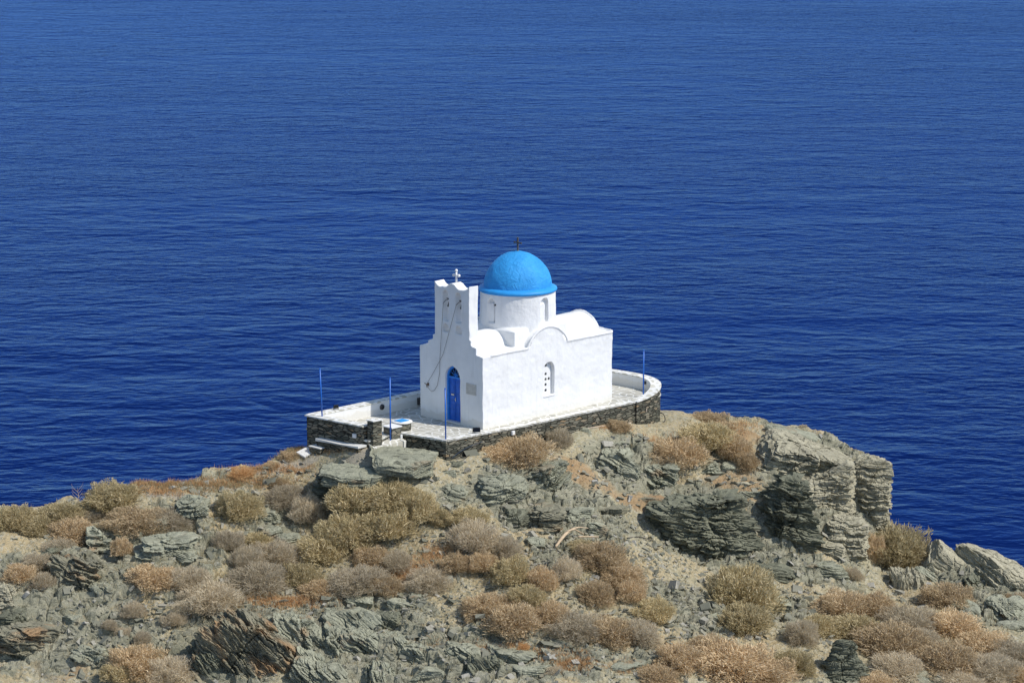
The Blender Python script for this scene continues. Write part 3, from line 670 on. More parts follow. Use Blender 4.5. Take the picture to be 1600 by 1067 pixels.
def ell(px, py, rx, ry): return (px, py, rx, ry)
ROCKP = [(575, 735, 115, 36), (800, 770, 95, 45), (980, 725, 85, 50), (920, 810, 70, 45), (1110, 840, 110, 60), (1290, 750, 115, 85), (1225, 955, 50, 35), (270, 850, 75, 65), (130, 890, 85, 65), (60, 1000, 80, 40),
         (190, 1020, 50, 45), (430, 830, 45, 40), (370, 1010, 100, 60), (560, 1000, 120, 75), (700, 1030, 100, 45), (850, 1045, 90, 30), (1540, 930, 80, 75), (650, 775, 60, 20), (1240, 880, 60, 30), (40, 900, 50, 40), (870, 870, 45, 35), (1070, 950, 70, 45), (600, 940, 60, 20), (900, 1020, 80, 14), (1010, 1040, 40, 20)]
OCHP = [(330, 752, 130, 10), (250, 768, 60, 8), (420, 735, 70, 9), (510, 700, 40, 10), (80, 822, 60, 10), (430, 942, 80, 8), (640, 895, 45, 16), (690, 870, 40, 12), (820, 1016, 80, 8), (880, 1040, 40, 10), (1000, 1045, 60, 10), (1070, 1018, 35, 9), (60, 905, 30, 14), (190, 990, 25, 30),
        (90, 1035, 80, 20), (1000, 785, 90, 22), (900, 745, 60, 30), (1150, 765, 60, 25), (1060, 700, 50, 12), (1150, 680, 60, 14), (30, 960, 40, 30), (940, 665, 60, 12), (560, 905, 20, 10), (1080, 965, 50, 12)]
PATHP = [(560, 715, 70, 12), (470, 722, 40, 8), (400, 742, 60, 7), (330, 760, 60, 6), (260, 776, 50, 6), (560, 738, 55, 16), (110, 815, 60, 7)]
allp = ROCKP + OCHP + PATHP
PH, _ok = hits([(a, b) for a, b, c, d in allp])
def mask(sel, x, y, warp):
    m = np.zeros(len(x))
    for i in sel:
        a, b, rx, ry = allp[i]; c = PH[i]; wx = rx / 36.; wy = ry / 36. / .62
        d = np.sqrt(((x - c[0]) / wx) ** 2 + ((y - c[1]) / wy) ** 2) + warp
        m = np.maximum(m, 1 - smooth(.65, 1.25, d))
    return m
def axis(a, b, d, lo, hi, g=1.16):
    mid = list(np.arange(a, b, d)); s = d; x = b
    while x < hi: mid.append(x); s *= g; x += s
    s = d; x = a - d; left = []
    while x > lo: left.append(x); s *= g; x -= s
    return np.array(left[::-1] + mid)
gx = axis(-23, 24.5, .062, -75, 75); gy = axis(-16.5, 12.5, .058, -75, 60)
GX, GY = np.meshgrid(gx, gy); x = GX.ravel(); y = GY.ravel(); z = base_h(x, y)
p3 = np.stack([x, y, z], 1)
wrp = fbm(p3 * .9, 21, 4) * .55
rockm = mask(range(len(ROCKP)), x, y, wrp)
n0 = len(ROCKP); och = mask(range(n0, n0 + len(OCHP)), x, y, wrp * 1.2); n1 = n0 + len(OCHP); pth = mask(range(n1, len(allp)), x, y, wrp)
slope_out = smooth(.8, 3.2, y - np.interp(x, BRX, BRY))
rockm = np.maximum(rockm, slope_out); rockm = np.maximum(rockm, smooth(.22, .42, fbm(p3 * .42, 33, 4)) * .6)
near_t = np.minimum(1, np.maximum(0, np.maximum(np.abs((x - O[0]) * U[0] + (y - O[1]) * U[1] - 3.2) - 8.6, np.abs((x - O[0]) * V[0] + (y - O[1]) * V[1] - 2.4) - 3.6)) / 1.2)
amp = .15 + .85 * near_t
rockm = rockm * (.3 + .7 * near_t) * (1 - .8 * pth)
z = z + amp * (fbm(p3 * .55, 2, 4) * .26 + fbm(p3 * 2.1, 4, 4) * .09 + fbm(p3 * 7, 6, 3) * .03)
# bedding planes break the rocky parts into ledges; steeper dip towards the lower left
dip = np.where((x > -14.5) & (x < -2.5) & (y < -9.5), .55, -.06) * 1.0
bedz = z + x * dip * .5 + y * .10 + fbm(p3 * .8, 8, 3) * .30
def terr_f(h, t, seed, sharp=5):
    k = np.floor(h / t); f = h / t - k
    return (k + f ** sharp * .9 + .1 * f) * t - h + t * .35
led = terr_f(bedz + fbm(p3 * 1.7, 12, 3) * .14, .55, 1) * .85 + terr_f(bedz * 1.13 + fbm(p3 * 3.1, 13, 3) * .06, .17, 2) * .75
f1, f2, cid = worley(p3 * np.array([1.1, 1.1, 1.8]) + .25 * np.stack([fbm(p3 * 2, s, 2) for s in (1, 2, 3)], 1), 5)
blk_ = (cid * 3.7 % 1 - .5) * .34 - .16 * (1 - smooth(.0, .10, f2 - f1))
f1b, f2b, cidb = worley(p3 * np.array([4.2, 4.2, 6]), 15)
z = z + amp * rockm * (led + blk_ + ((cidb * 5.1 % 1) - .5) * .09)
z = z + amp * (1 - rockm) * ((cidb * 5.1 % 1) > .78) * (1 - smooth(.1, .42, f1b)) * .06
z = np.maximum(z, SEA_Z - 3)
nx, ny = len(gx), len(gy)
idx = np.arange(nx * ny).reshape(ny, nx)
quads = np.stack([idx[:-1, :-1], idx[:-1, 1:], idx[1:, 1:], idx[1:, :-1]], -1).reshape(-1, 4)
keep = (z[quads] > SEA_Z - 2.5).any(1); quads = quads[keep]
head = mesh_np("headland", np.stack([x, y, z], 1), quads, M_GROUND, None, False)
attr(head.data, 'rock', rockm); attr(head.data, 'ochre', och * (1 - .7 * rockm)); attr(head.data, 'path', pth)
attr(head.data, 'bed', np.stack([x, y, bedz], 1), 'FLOAT_VECTOR')
tag(head, kind='structure'); head['label'] = "rocky grey-green and ochre headland falling to the sea"
HZ = z.reshape(ny, nx)
def ground(xx, yy):
    """height of the finished ground, bilinear"""
    xx = np.asarray(xx, float); yy = np.asarray(yy, float)
    i = np.clip(np.searchsorted(gx, xx) - 1, 0, nx - 2); j = np.clip(np.searchsorted(gy, yy) - 1, 0, ny - 2)
    a = (xx - gx[i]) / (gx[i + 1] - gx[i]); b = (yy - gy[j]) / (gy[j + 1] - gy[j])
    return (HZ[j, i] * (1 - a) + HZ[j, i + 1] * a) * (1 - b) + (HZ[j + 1, i] * (1 - a) + HZ[j + 1, i + 1] * a) * b
# sea
bm = bmesh.new(); bmesh.ops.create_grid(bm, x_segments=1, y_segments=1, size=6000)
sea = obj("sea", bm, M_SEA); sea.location = (0, 5000, SEA_Z); tag(sea, kind='structure'); sea['label'] = "deep blue rippled sea"
#ROCKS
# ------------------------------------------------------------------ rock outcrops and boulders
def rock_data(seed, sx, sy, sz, dip=-6, tilt=8, e=4.2, layer=.26, amp=.13, res=.05, ncut=12, mat=None, name="rock", taper=0, roll=0):
    N = int(min(120, max(7, max(sx, sy, sz) / res)))
    t = np.tan(np.linspace(-math.pi / 4, math.pi / 4, N + 1)); A, B = np.meshgrid(t, t); a = A.ravel(); b = B.ravel(); o1 = np.ones_like(a)
    V_ = []; Q = []; m = len(a); idx = np.arange(m).reshape(N + 1, N + 1)
    q0 = np.stack([idx[:-1, :-1], idx[:-1, 1:], idx[1:, 1:], idx[1:, :-1]], -1).reshape(-1, 4)
    for k, f in enumerate(((o1, a, b), (-o1, -a, b), (-a, o1, b), (a, -o1, b), (-b, a, o1), (b, a, -o1))):
        if k == 5 and sx > 1.0: continue
        V_.append(np.stack(f, 1)); Q.append(q0 + m * len(Q))
    d = np.concatenate(V_); q = np.concatenate(Q); d /= np.linalg.norm(d, axis=1, keepdims=True)
    r = 1 / (np.abs(d) ** e).sum(1) ** (1 / e)
    h = np.array([sx, sy, sz]) / 2; p = d * r[:, None] * h
    if taper: p[:, :2] *= (1 - taper * smooth(-h[2], h[2], p[:, 2]))[:, None]
    rg = np.random.default_rng(seed)
    for _ in range(ncut):
        n = rg.normal(size=3); n[2] = n[2] * .7 + .1; n /= np.linalg.norm(n); sup = (np.abs(n) * h).sum() * rg.uniform(.46, .80)
        p = p - np.maximum(0, p @ n - sup)[:, None] * n
    so_ = seed * 3.17
    if roll:
        cr, sr = math.cos(R(roll)), math.sin(R(roll)); p = np.stack([p[:, 0] * cr + p[:, 2] * sr, p[:, 1], -p[:, 0] * sr + p[:, 2] * cr], 1)
    p = p * (1 + .10 * fbm(p * (1.1 / max(.6, min(sx, 2.5))) + so_, seed, 3))[:, None]
    cd, sd_ = math.cos(R(dip)), math.sin(R(dip)); ct, st_ = math.cos(R(tilt)), math.sin(R(tilt))
    ex = np.array([cd, 0, -sd_]); ez = np.array([sd_, -st_, cd]); ez /= np.linalg.norm(ez); ex = ex - ez * (ex @ ez); ex /= np.linalg.norm(ex); ey = np.cross(ez, ex)
    b3 = np.stack([p @ ex, p @ ey, p @ ez], 1) + so_
    s = b3[:, 2] + .10 * fbm(b3 * 1.3, seed, 3) + .05 * vnoise(b3 * 3, seed + 3)
    out = b3 - so_; out[:, 2] *= .15; out = out / (np.linalg.norm(out, axis=1, keepdims=True) + 1e-6)
    off = 0
    for t_, A_, fq in ((layer, amp, 1.1), (layer / 2.6, amp * .75, 2.2), (layer / 6, amp * .38, 4)):
        sw = s + t_ * .8 * vnoise(np.stack([s / t_ * .35, s * 0 + 3.3, s * 0], 1), seed + 9); k = np.floor(sw / t_); f = sw / t_ - k
        off = off + A_ * ((_hash(k, k * 0, k * 0, seed) - .5) * 1.1 + .9 * vnoise(np.stack([b3[:, 0] * fq, b3[:, 1] * fq, k * 7.7], 1), seed + 1) - .55 * (1 - smooth(0, .22, f)))
    f1, f2, cid = worley(b3 * np.array([.9, .9, .8]) / max(.45, min(1, sx / 2)), seed + 4)
    off = off - amp * .7 * (1 - smooth(.0, .06, f2 - f1)) + amp * 1.3 * ((cid * 3.3 % 1) - .5)
    f1, f2, cid = worley(b3 * np.array([3., 3., 4.5]), seed + 5)
    off = off + amp * .30 * ((cid * 3.3 % 1) - .5) - amp * .25 * (1 - smooth(0, .1, f2 - f1))
    sc_ = min(1, min(sx, sz) / 1.2)
    p = p + (out[:, 0:1] * ex + out[:, 1:2] * ey + out[:, 2:3] * ez) * (off * sc_)[:, None]
    p = p + ez * ((vnoise(b3 * 4, seed + 6) * .03 + ((cid * 7.7 % 1) - .5) * .045) * sc_)[:, None]
    me = mesh_np(name, p, q, mat, 'data')
    attr(me, 'bed', b3, 'FLOAT_VECTOR'); return me
def rock_at(name, label, px, py, wp, hp, dy, cat="rock", fwd=.3, group=None, dz=0, **kw):
    (c, ok) = hits([(px, py)]); Y = c[0][1] if ok[0] else 0
    yc = Y + dy * (.5 - fwd); P = at_y(px, py, yc)
    k = (yc - CAMY) / math.cos(.22) / FPX
    kw.setdefault('mat', M_ROCK)
    seed = kw.pop('seed', int(px * 7 + py))
    me = rock_data(seed, wp * k, dy, hp * k * 1.03, name=name, **kw)
    o = bpy.data.objects.new(name, me); COL.objects.link(o); o.location = (P[0], P[1], P[2] + dz)
    return tag(o, label, cat, group)
K = dict
# (name, label, px, py, w, h, depth, options)
ROCKS = [
 ("rock_slab", "broad flat grey-green rock slab sloping out in front of the terrace gateway", 632, 721, 172, 28, 3.6, K(roll=5, dip=5, tilt=14, e=3.4, layer=.12, amp=.09, ncut=14, fwd=.5, seed=41)),
 ("rock_slab", "flat rock shelf lying just left of the broad flat gateway slab", 560, 744, 160, 30, 2.8, K(roll=4, dip=3, tilt=12, e=3, layer=.12, amp=.10, ncut=12, fwd=.5, seed=12)),
 ("rock_ledge", "dark overhanging ledge at the left end of the flat slab", 530, 752, 115, 44, 2.2, K(dip=10, tilt=0, mat=M_ROCKD, fwd=.35)),
 ("rock_ledge", "small tilted rock wedge below the dark overhanging ledge", 540, 786, 62, 24, 1.2, K(dip=-12)),
 ("boulder", "dark hollow stone lying at the foot of the terrace's near corner", 712, 727, 26, 12, .5, K(mat=M_ROCKD)),
 ("rock_ledge", "small grey ledge under the terrace's near corner", 700, 741, 42, 14, .8, K(dip=5)),
 ("rock_ledge", "grey tilted rock with dark underside left of the central outcrop", 706, 770, 52, 26, 1.1, K(dip=14)),
 ("rock_outcrop", "long blue-grey outcrop climbing to the right below the chapel's long side", 838, 742, 110, 46, 2.0, K(dip=-24, tilt=10, amp=.14)),
 ("rock_outcrop", "pale smooth-faced outcrop in the middle of the slope", 786, 772, 90, 56, 2.0, K(dip=-4, tilt=16, amp=.13)),
 ("rock_ledge", "dark narrow undercut rock beneath the pale smooth-faced outcrop", 800, 808, 50, 30, 1.2, K(mat=M_ROCKD)),
 ("rock_outcrop", "ochre-stained blocky rock right of the dark undercut rock", 846, 812, 70, 42, 1.5, K(mat=M_ROCKR, dip=-6)),
 ("boulder", "rounded grey boulder above the bleached driftwood", 905, 812, 60, 34, 1.2, K(dip=5)),
 ("rock_outcrop", "blue-grey folded outcrop below the curved terrace wall, left half", 962, 738, 86, 66, 2.2, K(dip=22, tilt=12, amp=.15)),
 ("rock_outcrop", "jagged blue-grey outcrop with dark hollows, right of the folded one", 1030, 748, 92, 46, 2.0, K(dip=20, tilt=0, amp=.17)),
 ("rock_ledge", "low rusty ledge in shadow under the jagged outcrop", 1010, 786, 90, 22, 1.4, K(mat=M_ROCKR)),
 ("boulder", "round-backed boulder beside the rusty shrubs right of the jagged outcrop", 1110, 738, 40, 34, 1.1, K(e=2.4, dip=8)),
 ("boulder", "small cracked boulder just right of the round-backed boulder", 1145, 731, 34, 18, .8, K()),
 ("rock_outcrop", "thin grey slabs on the slope under the curved wall", 965, 700, 56, 20, 1.2, K(dip=8)),
 ("boulder", "small grey rock beside the ochre patch below the stone wall", 912, 674, 22, 12, .6, K()),
 ("crag", "great rounded layered crag overhanging a dark hollow at right centre", 1112, 838, 160, 132, 3.4, K(taper=-.3, dip=10, tilt=4, e=4.0, layer=.34, amp=.22, mat=M_ROCKD, fwd=.62, cat='rock')),
 ("crag", "tall dark shaded buttress right of the great rounded crag", 1230, 812, 92, 170, 2.6, K(dip=14, tilt=-12, e=3, layer=.3, amp=.2, mat=M_ROCKD, fwd=.5, taper=-.75)),
 ("crag", "pale broad layered rock top forming the right-hand summit", 1252, 728, 176, 78, 5.0, K(roll=13, dip=11, tilt=16, e=3, layer=.26, amp=.16, mat=M_ROCKP, fwd=.35)),
 ("rock_slab", "long thin rock blade crowning the right-hand skyline", 1258, 683, 140, 15, 1.3, K(roll=15, dip=15, tilt=8, e=3, layer=.12, amp=.06, ncut=4, fwd=.5)),
 ("crag", "sheer banded cliff face beneath the right-hand summit", 1288, 776, 104, 112, 3.0, K(roll=5, dip=5, tilt=0, e=4, layer=.22, amp=.15, mat=M_ROCKP, fwd=.4)),
 ("crag", "square pillar of banded rock standing against the sea", 1356, 772, 60, 110, 2.4, K(roll=6, dip=4, tilt=0, e=5, layer=.24, amp=.13, mat=M_ROCKP, fwd=.4, ncut=5)),
 ("crag", "lower stepped block of thin-bedded rock under the square pillar", 1322, 850, 70, 84, 2.2, K(dip=3, tilt=4, e=4, layer=.14, amp=.10, mat=M_ROCKP, fwd=.45)),
 ("rock_slab", "fallen pale-edged slab leaning under the banded cliff", 1290, 860, 64, 26, 1.2, K(dip=16, tilt=6, e=4, mat=M_ROCKP, layer=.1)),
 ("rock_ledge", "rounded dark ledge at the foot of the tall buttress", 1206, 900, 84, 34, 1.6, K(mat=M_ROCKD, dip=4)),
 ("rock_ledge", "low grey ledge below the leaning slab", 1284, 896, 90, 34, 1.5, K(dip=6)),
 ("rock_outcrop", "striped grey outcrop between the big round shrub and the lower scrub", 1212, 948, 62, 34, 1.4, K(dip=12)),
 ("boulder", "upright block with vertical stripes beside the tall round shrub", 1414, 915, 60, 48, 1.4, K(dip=88, tilt=0, e=5, layer=.12, amp=.06, ncut=4, mat=M_ROCKP)),
 ("boulder", "large pale wedge-shaped boulder behind the striped block", 1466, 884, 92, 66, 1.9, K(roll=32, dip=40, tilt=20, e=5, layer=.5, amp=.07, ncut=7, mat=M_ROCKP, fwd=.4)),
 ("boulder", "dark tilted boulder leaning over the cave beside the striped block", 1452, 908, 70, 26, 1.4, K(roll=34, dip=36, tilt=0, mat=M_ROCK)),
 ("boulder", "pointed grey crag sloping down to the right edge of the photo", 1558, 905, 160, 66, 2.8, K(roll=22, dip=28, tilt=10, e=4, layer=.4, amp=.11, mat=M_ROCKP)),
 ("boulder", "dark spike of rock at the top of the pointed crag", 1508, 868, 44, 24, 1.0, K(roll=30, dip=32, tilt=0)),
 ("boulder", "cracked grey block above the lower right scrub", 1500, 960, 56, 42, 1.4, K(dip=20, e=4)),
 ("boulder", "shadowed blocks wedged below the pointed crag", 1510, 920, 54, 44, 1.4, K(dip=50, amp=.2, mat=M_ROCKD)),
 ("boulder", "broad fissured rock at the right edge of the photo", 1566, 962, 90, 52, 2.0, K(dip=26)),
 ("boulder", "low grey rock under the fissured rock at the right edge", 1580, 985, 60, 26, 1.1, K()),
 ("rock_stack", "black conical rock with pale bands at the bottom of the photo, right", 1318, 1046, 92, 96, 1.9, K(dip=4, tilt=-30, e=2.6, layer=.3, amp=.15, mat=M_ROCKD, taper=.55, fwd=.6)),
 ("boulder", "flat green-grey boulder in the scrub right of the black conical rock", 1424, 1062, 56, 20, 1.1, K()),
 ("rock_slab", "huge slanting slab with a rusty face at lower left", 388, 1018, 190, 110, 2.8, K(dip=48, tilt=-16, e=3.4, layer=.24, amp=.20, mat=M_ROCKR, fwd=.5)),
 ("rock_slab", "thin slanting blade of rock at the left end of the huge rusty slab", 322, 1032, 60, 70, 1.6, K(dip=50, tilt=-10, e=4, layer=.14, amp=.13, mat=M_ROCKD, fwd=.5)),
 ("rock_slab", "grey-green slanting slab right of the huge rusty slab", 452, 1000, 90, 78, 2.2, K(dip=44, tilt=6, e=4, layer=.2, amp=.14, fwd=.4)),
 ("rock_slab", "tall slanting slab with a pale vein at bottom centre-left", 512, 1012, 76, 92, 2.2, K(dip=52, tilt=0, e=3.4, layer=.2, amp=.15, fwd=.4)),
 ("rock_slab", "smooth blue-grey slab above the slab with the pale vein", 552, 972, 92, 40, 2.0, K(dip=28, tilt=16, e=4, amp=.12, fwd=.35)),
 ("rock_outcrop", "curved foliated rock crest below the rusty grass", 560, 942, 76, 24, 1.2, K(dip=22)),
 ("rock_outcrop", "dark wedge of rock right of the smooth blue-grey slab", 608, 972, 48, 30, 1.2, K(dip=30, mat=M_ROCKD)),
 ("rock_slab", "long slanting grey-green slab at the bottom edge between the rusty slab and the ribbed block", 492, 1052, 120, 54, 2.2, K(dip=46, tilt=4, e=5, layer=.22, amp=.15, roll=18)),
 ("rock_slab", "broken blue-grey slab face below the smooth blue-grey slab", 566, 1012, 96, 50, 2.2, K(dip=40, tilt=8, e=5, layer=.22, amp=.14, roll=16)),
 ("rock_slab", "flat-faced grey slab left of the angular blue-grey rock", 612, 1010, 62, 40, 1.6, K(dip=34, e=5, roll=12)),
 ("rock_slab", "tilted grey slab at the upper edge of the bottom-centre rocks", 628, 950, 60, 24, 1.4, K(dip=24, e=5, roll=12)),
 ("rock_slab", "broad broken slab at the bottom edge right of the layered crest", 796, 1026, 90, 30, 1.8, K(dip=14, e=5, roll=6)),
 ("rock_outcrop", "ribbed grey block at the bottom edge left of centre", 592, 1052, 60, 42, 1.5, K(dip=70, e=4, layer=.16)),
 ("rock_outcrop", "angular blue-grey rock with a shadowed underside at bottom centre", 646, 1026, 62, 40, 1.5, K(dip=30, e=3)),
 ("rock_outcrop", "blocky grey rocks at the bottom edge of the photo, centre", 668, 1056, 54, 26, 1.2, K(e=5)),
 ("rock_outcrop", "layered crest right of the angular blue-grey rock", 716, 1022, 84, 40, 1.7, K(dip=34, e=5, roll=14)),
 ("rock_outcrop", "steep dark ribs of rock at the bottom edge right of centre", 758, 1050, 56, 44, 1.4, K(dip=52, mat=M_ROCKD)),
 ("rock_ledge", "low grey ledge under the orange grass at bottom right of centre", 826, 1048, 100, 26, 1.6, K(dip=6)),
 ("rock_ledge", "overhanging lip of rock with black shadow at the bottom edge", 892, 1056, 40, 16, .9, K(dip=6)),
 ("rock_ledge", "thin dark ledge below the row of mauve shrubs", 876, 1006, 50, 16, 1.0, K(dip=16)),
 ("rock_ledge", "flat grey ledge near the bottom edge, right of the orange grass", 985, 1042, 80, 22, 1.3, K()),
 ("rock_outcrop", "rounded layered outcrop just below the path on the left", 302, 806, 62, 56, 1.7, K(dip=-6, tilt=8, e=2.7, layer=.2, amp=.13)),
 ("rock_ledge", "pale-lipped undercut ledge left of the rounded layered outcrop", 240, 826, 60, 36, 1.4, K(dip=-4)),
 ("rock_outcrop", "blocky grey outcrop under the pale-lipped ledge", 262, 866, 110, 58, 2.0, K(dip=8, amp=.18)),
 ("boulder", "light grey boulder perched on the blocky outcrop", 286, 845, 46, 24, 1.0, K(mat=M_ROCK, e=4)),
 ("rock_outcrop", "stack of thin grey ledges between the mauve shrub and the dry gully", 158, 862, 58, 70, 1.8, K(dip=6, layer=.16, amp=.14)),
 ("rock_outcrop", "dark slanting strata on the left slope", 118, 906, 90, 74, 2.2, K(dip=24, tilt=-8, amp=.18, mat=M_ROCKR)),
 ("rock_outcrop", "green-shadowed rock hump under the mauve shrub on the left slope", 82, 866, 54, 30, 1.2, K(mat=M_ROCKD)),
 ("boulder", "blunt layered boulder at the foot of the slanting strata", 116, 972, 44, 26, 1.1, K(dip=-10)),
 ("rock_ledge", "great jutting ledge with rusty end over a black hollow at the left edge", 36, 996, 128, 40, 2.4, K(dip=13, tilt=-8, e=3.4, mat=M_ROCKR, fwd=.55, amp=.15)),
 ("rock_outcrop", "grey outcrop above the great jutting ledge at the left edge", 22, 966, 70, 32, 1.5, K(mat=M_ROCKD)),
 ("rock_outcrop", "yellowish rock knoll at the left edge of the photo", 12, 930, 60, 44, 1.6, K(mat=M_ROCKP, e=2.6)),
 ("rock_outcrop", "squared ribbed outcrop at the bottom edge left of the rusty slab", 142, 1042, 64, 64, 1.8, K(dip=14, tilt=-4, e=4.5, amp=.13)),
 ("rock_outcrop", "blue-green rock patch in the dry gully on the left", 158, 930, 46, 34, 1.2, K(dip=20)),
 ("rock_outcrop", "stack of cracked grey plates below the olive bush near the path", 418, 810, 40, 34, 1.2, K(dip=-4, layer=.16)),
 ("boulder", "broken grey block under the cracked plates", 428, 832, 32, 20, .9, K(e=4)),
 ("boulder", "rounded pale-green boulder amid the scrub left of centre", 452, 846, 32, 24, .9, K(e=2.6)),
 ("boulder", "flat blue-grey stone in the orange grass at the centre", 660, 862, 30, 18, .8, K(e=4)),
 ("boulder", "small dark rock crest right of the mauve shrubs, above the screes", 836, 852, 36, 24, .9, K(dip=24)),
 ("boulder", "grey rock rib beside the small shrub on the central scree", 655, 938, 36, 20, .9, K()),
 ("boulder", "large flat pinkish stone on the scree below the great crag", 1074, 945, 18, 18, .22, K(mat=M_ROCKP, e=5, tilt=30, ncut=5, res=.03)),
 ("boulder", "small grey-black crest on the scree left of the big round shrub", 1118, 968, 34, 22, .8, K(dip=30)),
 ("rock_ledge", "narrow ledge across the ochre slope beneath the summit", 1165, 756, 70, 12, .9, K(dip=4, mat=M_ROCKP)),
 ("rock_ledge", "split ledge above the tall dark buttress", 1172, 778, 62, 22, 1.2, K(dip=22)),
 ("rock_ledge", "brown ledge in the hollow left of the great crag", 952, 800, 60, 20, 1.1, K(mat=M_ROCKR)),
 ("boulder", "grey rock just right of the brown ledge, above the scree", 930, 826, 44, 24, 1.0, K(dip=10)),
]
for (nm, lab, px, py, w_, h_, dy, kw) in ROCKS: rock_at(nm, lab, px, py, w_, h_, dy, **kw)
# scree: thousands of small flat stones as one mass
def scree():
    rg = np.random.default_rng(5)
    P = []; 
    reg = [(860, 868, 45, 28, 260), (1068, 950, 75, 40, 420), (640, 940, 60, 30, 160), (240, 960, 60, 40, 200), (880, 960, 50, 40, 140), (420, 775, 30, 40, 60), (700, 1000, 80, 50, 220), (1000, 890, 50, 60, 260), (950, 720, 80, 50, 220), (1240, 940, 60, 30, 180),
           (800, 740, 80, 40, 160), (620, 720, 100, 20, 60), (150, 1000, 90, 60, 260), (1480, 945, 80, 60, 240), (1200, 790, 120, 60, 260), (800, 880, 800, 200, 9000), (350, 770, 300, 40, 200), (1100, 1000, 70, 40, 160), (900, 1030, 200, 35, 300), (470, 960, 90, 30, 120)]
    pts = []
    for a, b, rx, ry, n in reg: pts += [(a + x * rx * .6, b + y * ry * .6) for x, y in rg.normal(size=(n, 2))]
    pts = [p for p in pts if -40 < p[0] < 1640 and 690 < p[1] < 1090]
    h, ok = hits(pts); h = h[ok]; ch = rg.random(len(h))
    base = np.array([[-1, -1, -1], [1, -1, -1], [1, 1, -1], [-1, 1, -1], [-1, -1, 1], [1, -1, 1], [1, 1, 1], [-1, 1, 1]], float)
    fq = np.array([[3, 2, 1, 0], [4, 5, 6, 7], [0, 1, 5, 4], [1, 2, 6, 5], [2, 3, 7, 6], [3, 0, 4, 7]])
    VV = []; QQ = []; TT = []
    gz = ground(h[:, 0], h[:, 1])
    for i, c in enumerate(h):
        s = np.exp(rg.normal(-3.15, .6)); s = min(s, .20)
        m = base * np.array([s * rg.uniform(.7, 1.6), s * rg.uniform(.6, 1.1), s * rg.uniform(.15, .5)]) * (1 + rg.uniform(-.35, .35, (8, 3)))
        e = Matrix.Rotation(rg.uniform(0, 6.28), 3, 'Z') @ Matrix.Rotation(rg.normal(0, .45), 3, 'X') @ Matrix.Rotation(rg.normal(0, .4), 3, 'Y')
        VV.append(m @ np.array(e).T + np.array([c[0], c[1], gz[i] + s * .12])); QQ.append(fq + 8 * i); TT += [rg.random()] * 8
    o = mesh_np("scree_stones", np.concatenate(VV), np.concatenate(QQ), None, None)
    attr(o.data, 'tone', TT); t = NT("scree_stone"); c = t.ramp(t.at('tone').outputs['Fac'], [(0, (.14, .14, .10)), (.45, (.28, .27, .20)), (.75, (.42, .39, .30)), (.93, (.50, .46, .38)), (1, (.60, .57, .52))])
    o.data.materials.append(t.done(t.mix(t.noise(20, 3), c, (.15, .15, .12)), .9, t.bump(t.noise(40, 3), .4, .01)))
    tag(o, kind='stuff'); o['label'] = "loose grey and pale schist stones scattered down the slope"; o['category'] = "stones"
scree()
#SHRUBS
# ------------------------------------------------------------------ shrubs
def mat_shrub(name, cols, dark):
    t = NT(name); r = t.at('tone').outputs['Fac']
    oi = t.n("ShaderNodeObjectInfo").outputs['Random']
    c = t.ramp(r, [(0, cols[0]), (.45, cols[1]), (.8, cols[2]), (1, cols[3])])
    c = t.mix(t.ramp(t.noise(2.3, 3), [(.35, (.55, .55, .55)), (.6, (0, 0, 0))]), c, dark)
    h = t.n("ShaderNodeHueSaturation"); t.l(c, h.inputs['Color']); t.l(t.math('ADD', t.math('MULTIPLY', oi, .35), .82), h.inputs['Value'])
    df = t.n("ShaderNodeBsdfDiffuse"); tr = t.n("ShaderNodeBsdfTranslucent"); t.l(h.outputs[0], df.inputs[0]); t.l(h.outputs[0], tr.inputs[0])
    mx = t.n("ShaderNodeMixShader"); mx.inputs[0].default_value = .38; t.l(df.outputs[0], mx.inputs[1]); t.l(tr.outputs[0], mx.inputs[2])
    out = [n for n in t.t.nodes if n.type == 'OUTPUT_MATERIAL'][0]; t.l(mx.outputs[0], out.inputs[0]); t.t.nodes.remove(t.b)
    return t.m
SM = {'O': mat_shrub("olive_scrub", [(.34, .28, .16), (.60, .50, .29), (.74, .62, .38), (.86, .74, .50)], (.44, .37, .20)),
      'T': mat_shrub("tan_scrub", [(.36, .27, .16), (.66, .51, .31), (.80, .64, .42), (.90, .76, .54)], (.52, .40, .24)),
      'M': mat_shrub("mauve_scrub", [(.33, .275, .19), (.61, .525, .38), (.76, .665, .49), (.87, .79, .62)], (.47, .39, .27)),
      'R': mat_shrub("rusty_scrub", [(.34, .20, .09), (.66, .43, .21), (.78, .54, .29), (.88, .66, .40)], (.54, .32, .14))}
